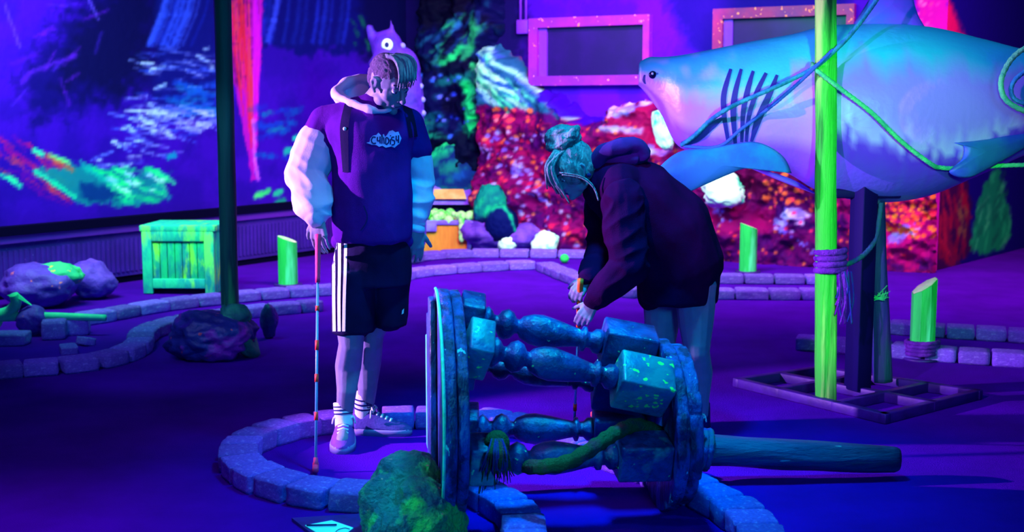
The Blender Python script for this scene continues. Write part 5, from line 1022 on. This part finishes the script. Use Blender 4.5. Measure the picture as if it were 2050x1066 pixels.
g = Geo(); g.ell(P(1179, 351, 5.315), (.010, .006, .009)); mk('ear_hole', g, M_navy, wom)  # dark bead put in for the shade of the ear hole
# long hoodie
g = Geo(); g.chain([(P(1232, 372, 5.46), .150), (P(1285, 408, 5.46), .185), (P(1335, 462, 5.48), .205), (P(1366, 525, 5.48), .185)])
k_ = 5.48 / FPX
g.rings([oring(x, y, w, .18, 5.50, 32, 0, 0) for x, y, w in ((1352, 470, 76), (1360, 520, 80), (1362, 560, 79), (1361, 590, 76), (1360, 604, 74))])
g.chain([(P(1306, 540, 5.54), .07), (P(1310, 596, 5.58), .07)])
g.ell(P(1235, 372, 5.46), (.12, .22, .13))
gW = remesh(g, .008, 6, cloth(.012, 5, 33)); drs = mk('long_hoodie', gW, M_dress, wom); TW = bvh(gW)
for a, b, c, k in ((nSh, nEl, nWr, 1.05), (fSh, fEl, fWr, .95)):
    g = Geo(); g.chain([(a + V(.02, 0, 0), .085 * k), (a.lerp(b, .5), .082 * k), (b, .078 * k), (b.lerp(c, .5), .066 * k), (b.lerp(c, .85), .052 * k)]); g.capsule(b.lerp(c, .86), .042 * k, c, .038 * k)
    mk('sleeve', remesh(g, .006, 3, lambda p, n: .010 * (1 - abs(noise.noise(V(p.x * 9, p.y * 9, p.z * 14 - p.x * 8))) * 2.4)), M_dress, wom)
g = Geo(); c0 = P(1240, 312, 5.44)
for pts, r in (([P(1196, 330, 5.40), P(1205, 305, 5.36), P(1240, 295, 5.34), P(1275, 292, 5.38), P(1285, 318, 5.40)], .034), ([P(1200, 322, 5.55), P(1230, 298, 5.58), P(1268, 290, 5.55), P(1288, 310, 5.48)], .034), ([P(1205, 338, 5.42), P(1240, 322, 5.36), P(1272, 318, 5.38)], .030)): g.sweep(cr(pts, 6), r, 12)
g.ell(P(1250, 318, 5.46), (.10, .10, .045)); mk('hood', remesh(g, .006, 3, cloth(.012, 9, 4)), mat('dark_violet_fleece', (.045, .008, .16, 1), (.03, .005, .12, 1), scale=6, rough=.95), wom, label='dark hood bunched behind the neck')
g = Geo()
for y in range(4): strip_decal(TW, [(1219 + y, 426 + 3.2 * y), (1235 - 1.5 * y, 427 + 3.2 * y)], 2.0, .008, 3, 1, g)
mk('chest_logo', g, M_white, drs)
for an, toe in (((1326, 860, 5.66), (1282, 874, 5.60)), ((1402, 860, 5.50), (1372, 884, 5.36))):
    a = P(*an); t_ = V(a.x - .14, a.y - .20, 0); shoe_build(wom, V(a.x + .03, a.y + .05, 0), t_, .045, M_shoe)
    g = Geo(); g.lathe(V(a.x, a.y, .16), V(a.x, a.y, .05), [(0, .042), (.5, .044), (1, .046)], 20); mk('sock', g, M_navy, wom)
club('golf_putter', wa, wb, .24, M_orange, 'putter with an orange grip held by the bending person behind the drum', [(.80, .845)], hm=M_steelblk)
# ------------------------------------------------------------------ light
w = bpy.data.worlds.new('World'); sc.world = w; w.use_nodes = True
w.node_tree.nodes['Background'].inputs['Color'].default_value = (.02, .045, .6, 1); w.node_tree.nodes['Background'].inputs['Strength'].default_value = .07
def aim(o, t): o.rotation_euler = (Vector(t) - o.location).to_track_quat('-Z', 'Y').to_euler()
def area(n, loc, t, size, e, col, spread=180):
    l = bpy.data.lights.new(n, 'AREA'); l.energy = e; l.color = col; l.size = size; l.spread = math.radians(spread); o = bpy.data.objects.new(n, l); COL.objects.link(o); o.location = loc; aim(o, t); return o
def spot(n, loc, t, ang, e, col, blend=.5, r=.08):
    l = bpy.data.lights.new(n, 'SPOT'); l.energy = e; l.color = col; l.spot_size = math.radians(ang); l.spot_blend = blend; l.shadow_soft_size = r; o = bpy.data.objects.new(n, l); COL.objects.link(o); o.location = loc; aim(o, t); return o
VIO = (.64, .28, 1.0); CYA = (.0, .40, 1.0)
# blacklight over the players, from the left
spot('violet_spot', (-4.3, 5.2, 1.8), (-.25, 5.35, .98), 34, 3000, VIO, .25, .03)
# cyan lamps in front, mixed with added coloured fills
area('cyan_tube', (1.5, -.2, 2.0), (.0, 5.3, .9), .7, 24, CYA, 90)
area('cyan_top', (.3, 4.6, 3.6), (.3, 4.7, .3), .3, 32, (.0, .6, 1.0), 60)
spot('cyan_player', (-.9, -.3, 1.9), (-.55, 5.45, .95), 22, 80, CYA, .5)  # added narrow fill for the standing player's skin
area('violet_top', (-1.0, 4.0, 3.8), (-.6, 4.9, 0), .6, 4, (.62, .25, 1), 80)  # added overhead fill to turn the brick tops lavender
spot('cyan_low_spot', (-.9, .2, 1.0), (-.62, 5.4, .52), 19, 60, (0, .85, 1), .6)  # added low fill to turn the legs teal
spot('cyan_left_spot', (-2.4, 2.8, 1.9), (-.33, 4.3, .3), 22, 170, (.05, 1, .9), .4, .03)  # added key to brighten the mossy rock
spot('shark_violet', (-.6, 2.8, 2.5), (2.7, 6.5, 1.4), 48, 540, (.5, .08, 1.0), .5, .04)
spot('shark_cyan', (2.6, 5.2, 4.4), (2.1, 6.7, 1.4), 80, 100, (0, .6, 1), .5)
spot('pole_green_spot', (1.3, 3.2, 1.6), (1.66, 6.0, 1.1), 38, 330, (.12, 1, .25), .5)  # added green light to brighten the pole
area('green_far_left', (-2.6, 7.9, 3.0), (-3.2, 11, .4), 1.0, 90, (.0, 1, .35), 130)  # added green-only fill for the crate and other left-hand greens
area('green_far', (1.2, 9.2, 3.0), (.8, 13, .8), 1.0, 130, (.0, 1, .35), 130)  # added green-only fill for the pale stones and green peak
spot('green_post_fill', (3.6, 5.4, 2.2), (2.6, 7.4, .2), 30, 60, (.1, 1, .3), .6)  # added green-only fill for the roped post
# blacklights over the far part of the room, and an added rock fill
area('far_violet', (-.2, 9.4, 3.6), (.2, 12.5, .2), 1.6, 150, (.85, .26, .8), 120)
area('far_violet_right', (4.2, 8.6, 3.6), (3.8, 12.2, .6), 1.6, 120, (.95, .32, .9), 120)
area('far_left', (-3.6, 8.2, 3.4), (-3.8, 11.6, .8), 1.6, 110, (.62, .55, 1.0), 120)
spot('floor_pool', (.4, 9.6, 3.6), (.4, 9.8, 0), 88, 330, (.50, .01, 1), .3)
spot('floor_pool_right', (4.6, 8.0, 3.6), (4.4, 9.0, 0), 70, 190, (.5, .01, 1), .6)
spot('window_wash', (1.4, 10.6, 3.5), (1.15, 13.2, 2.7), 62, 420, (1.0, .05, .7), .5)
spot('blue_left_rocks', (-2.6, 4.6, 2.8), (-1.9, 7.8, .1), 40, 150, (.25, .36, 1), .6)  # added blue spot to brighten the rocks on the left
spot('floor_left', (-3.0, 2.4, 2.8), (-1.95, 3.75, 0), 36, 480, (.45, .03, 1), 1)
sc.render.engine = 'CYCLES'; sc.cycles.use_denoising = True
try: sc.cycles.denoiser = 'OPENIMAGEDENOISE'
except Exception: pass
sc.view_settings.view_transform = 'Standard'; sc.view_settings.look = 'None'; sc.view_settings.gamma = 1; sc.view_settings.exposure = 0; sc.view_settings.use_curve_mapping = False
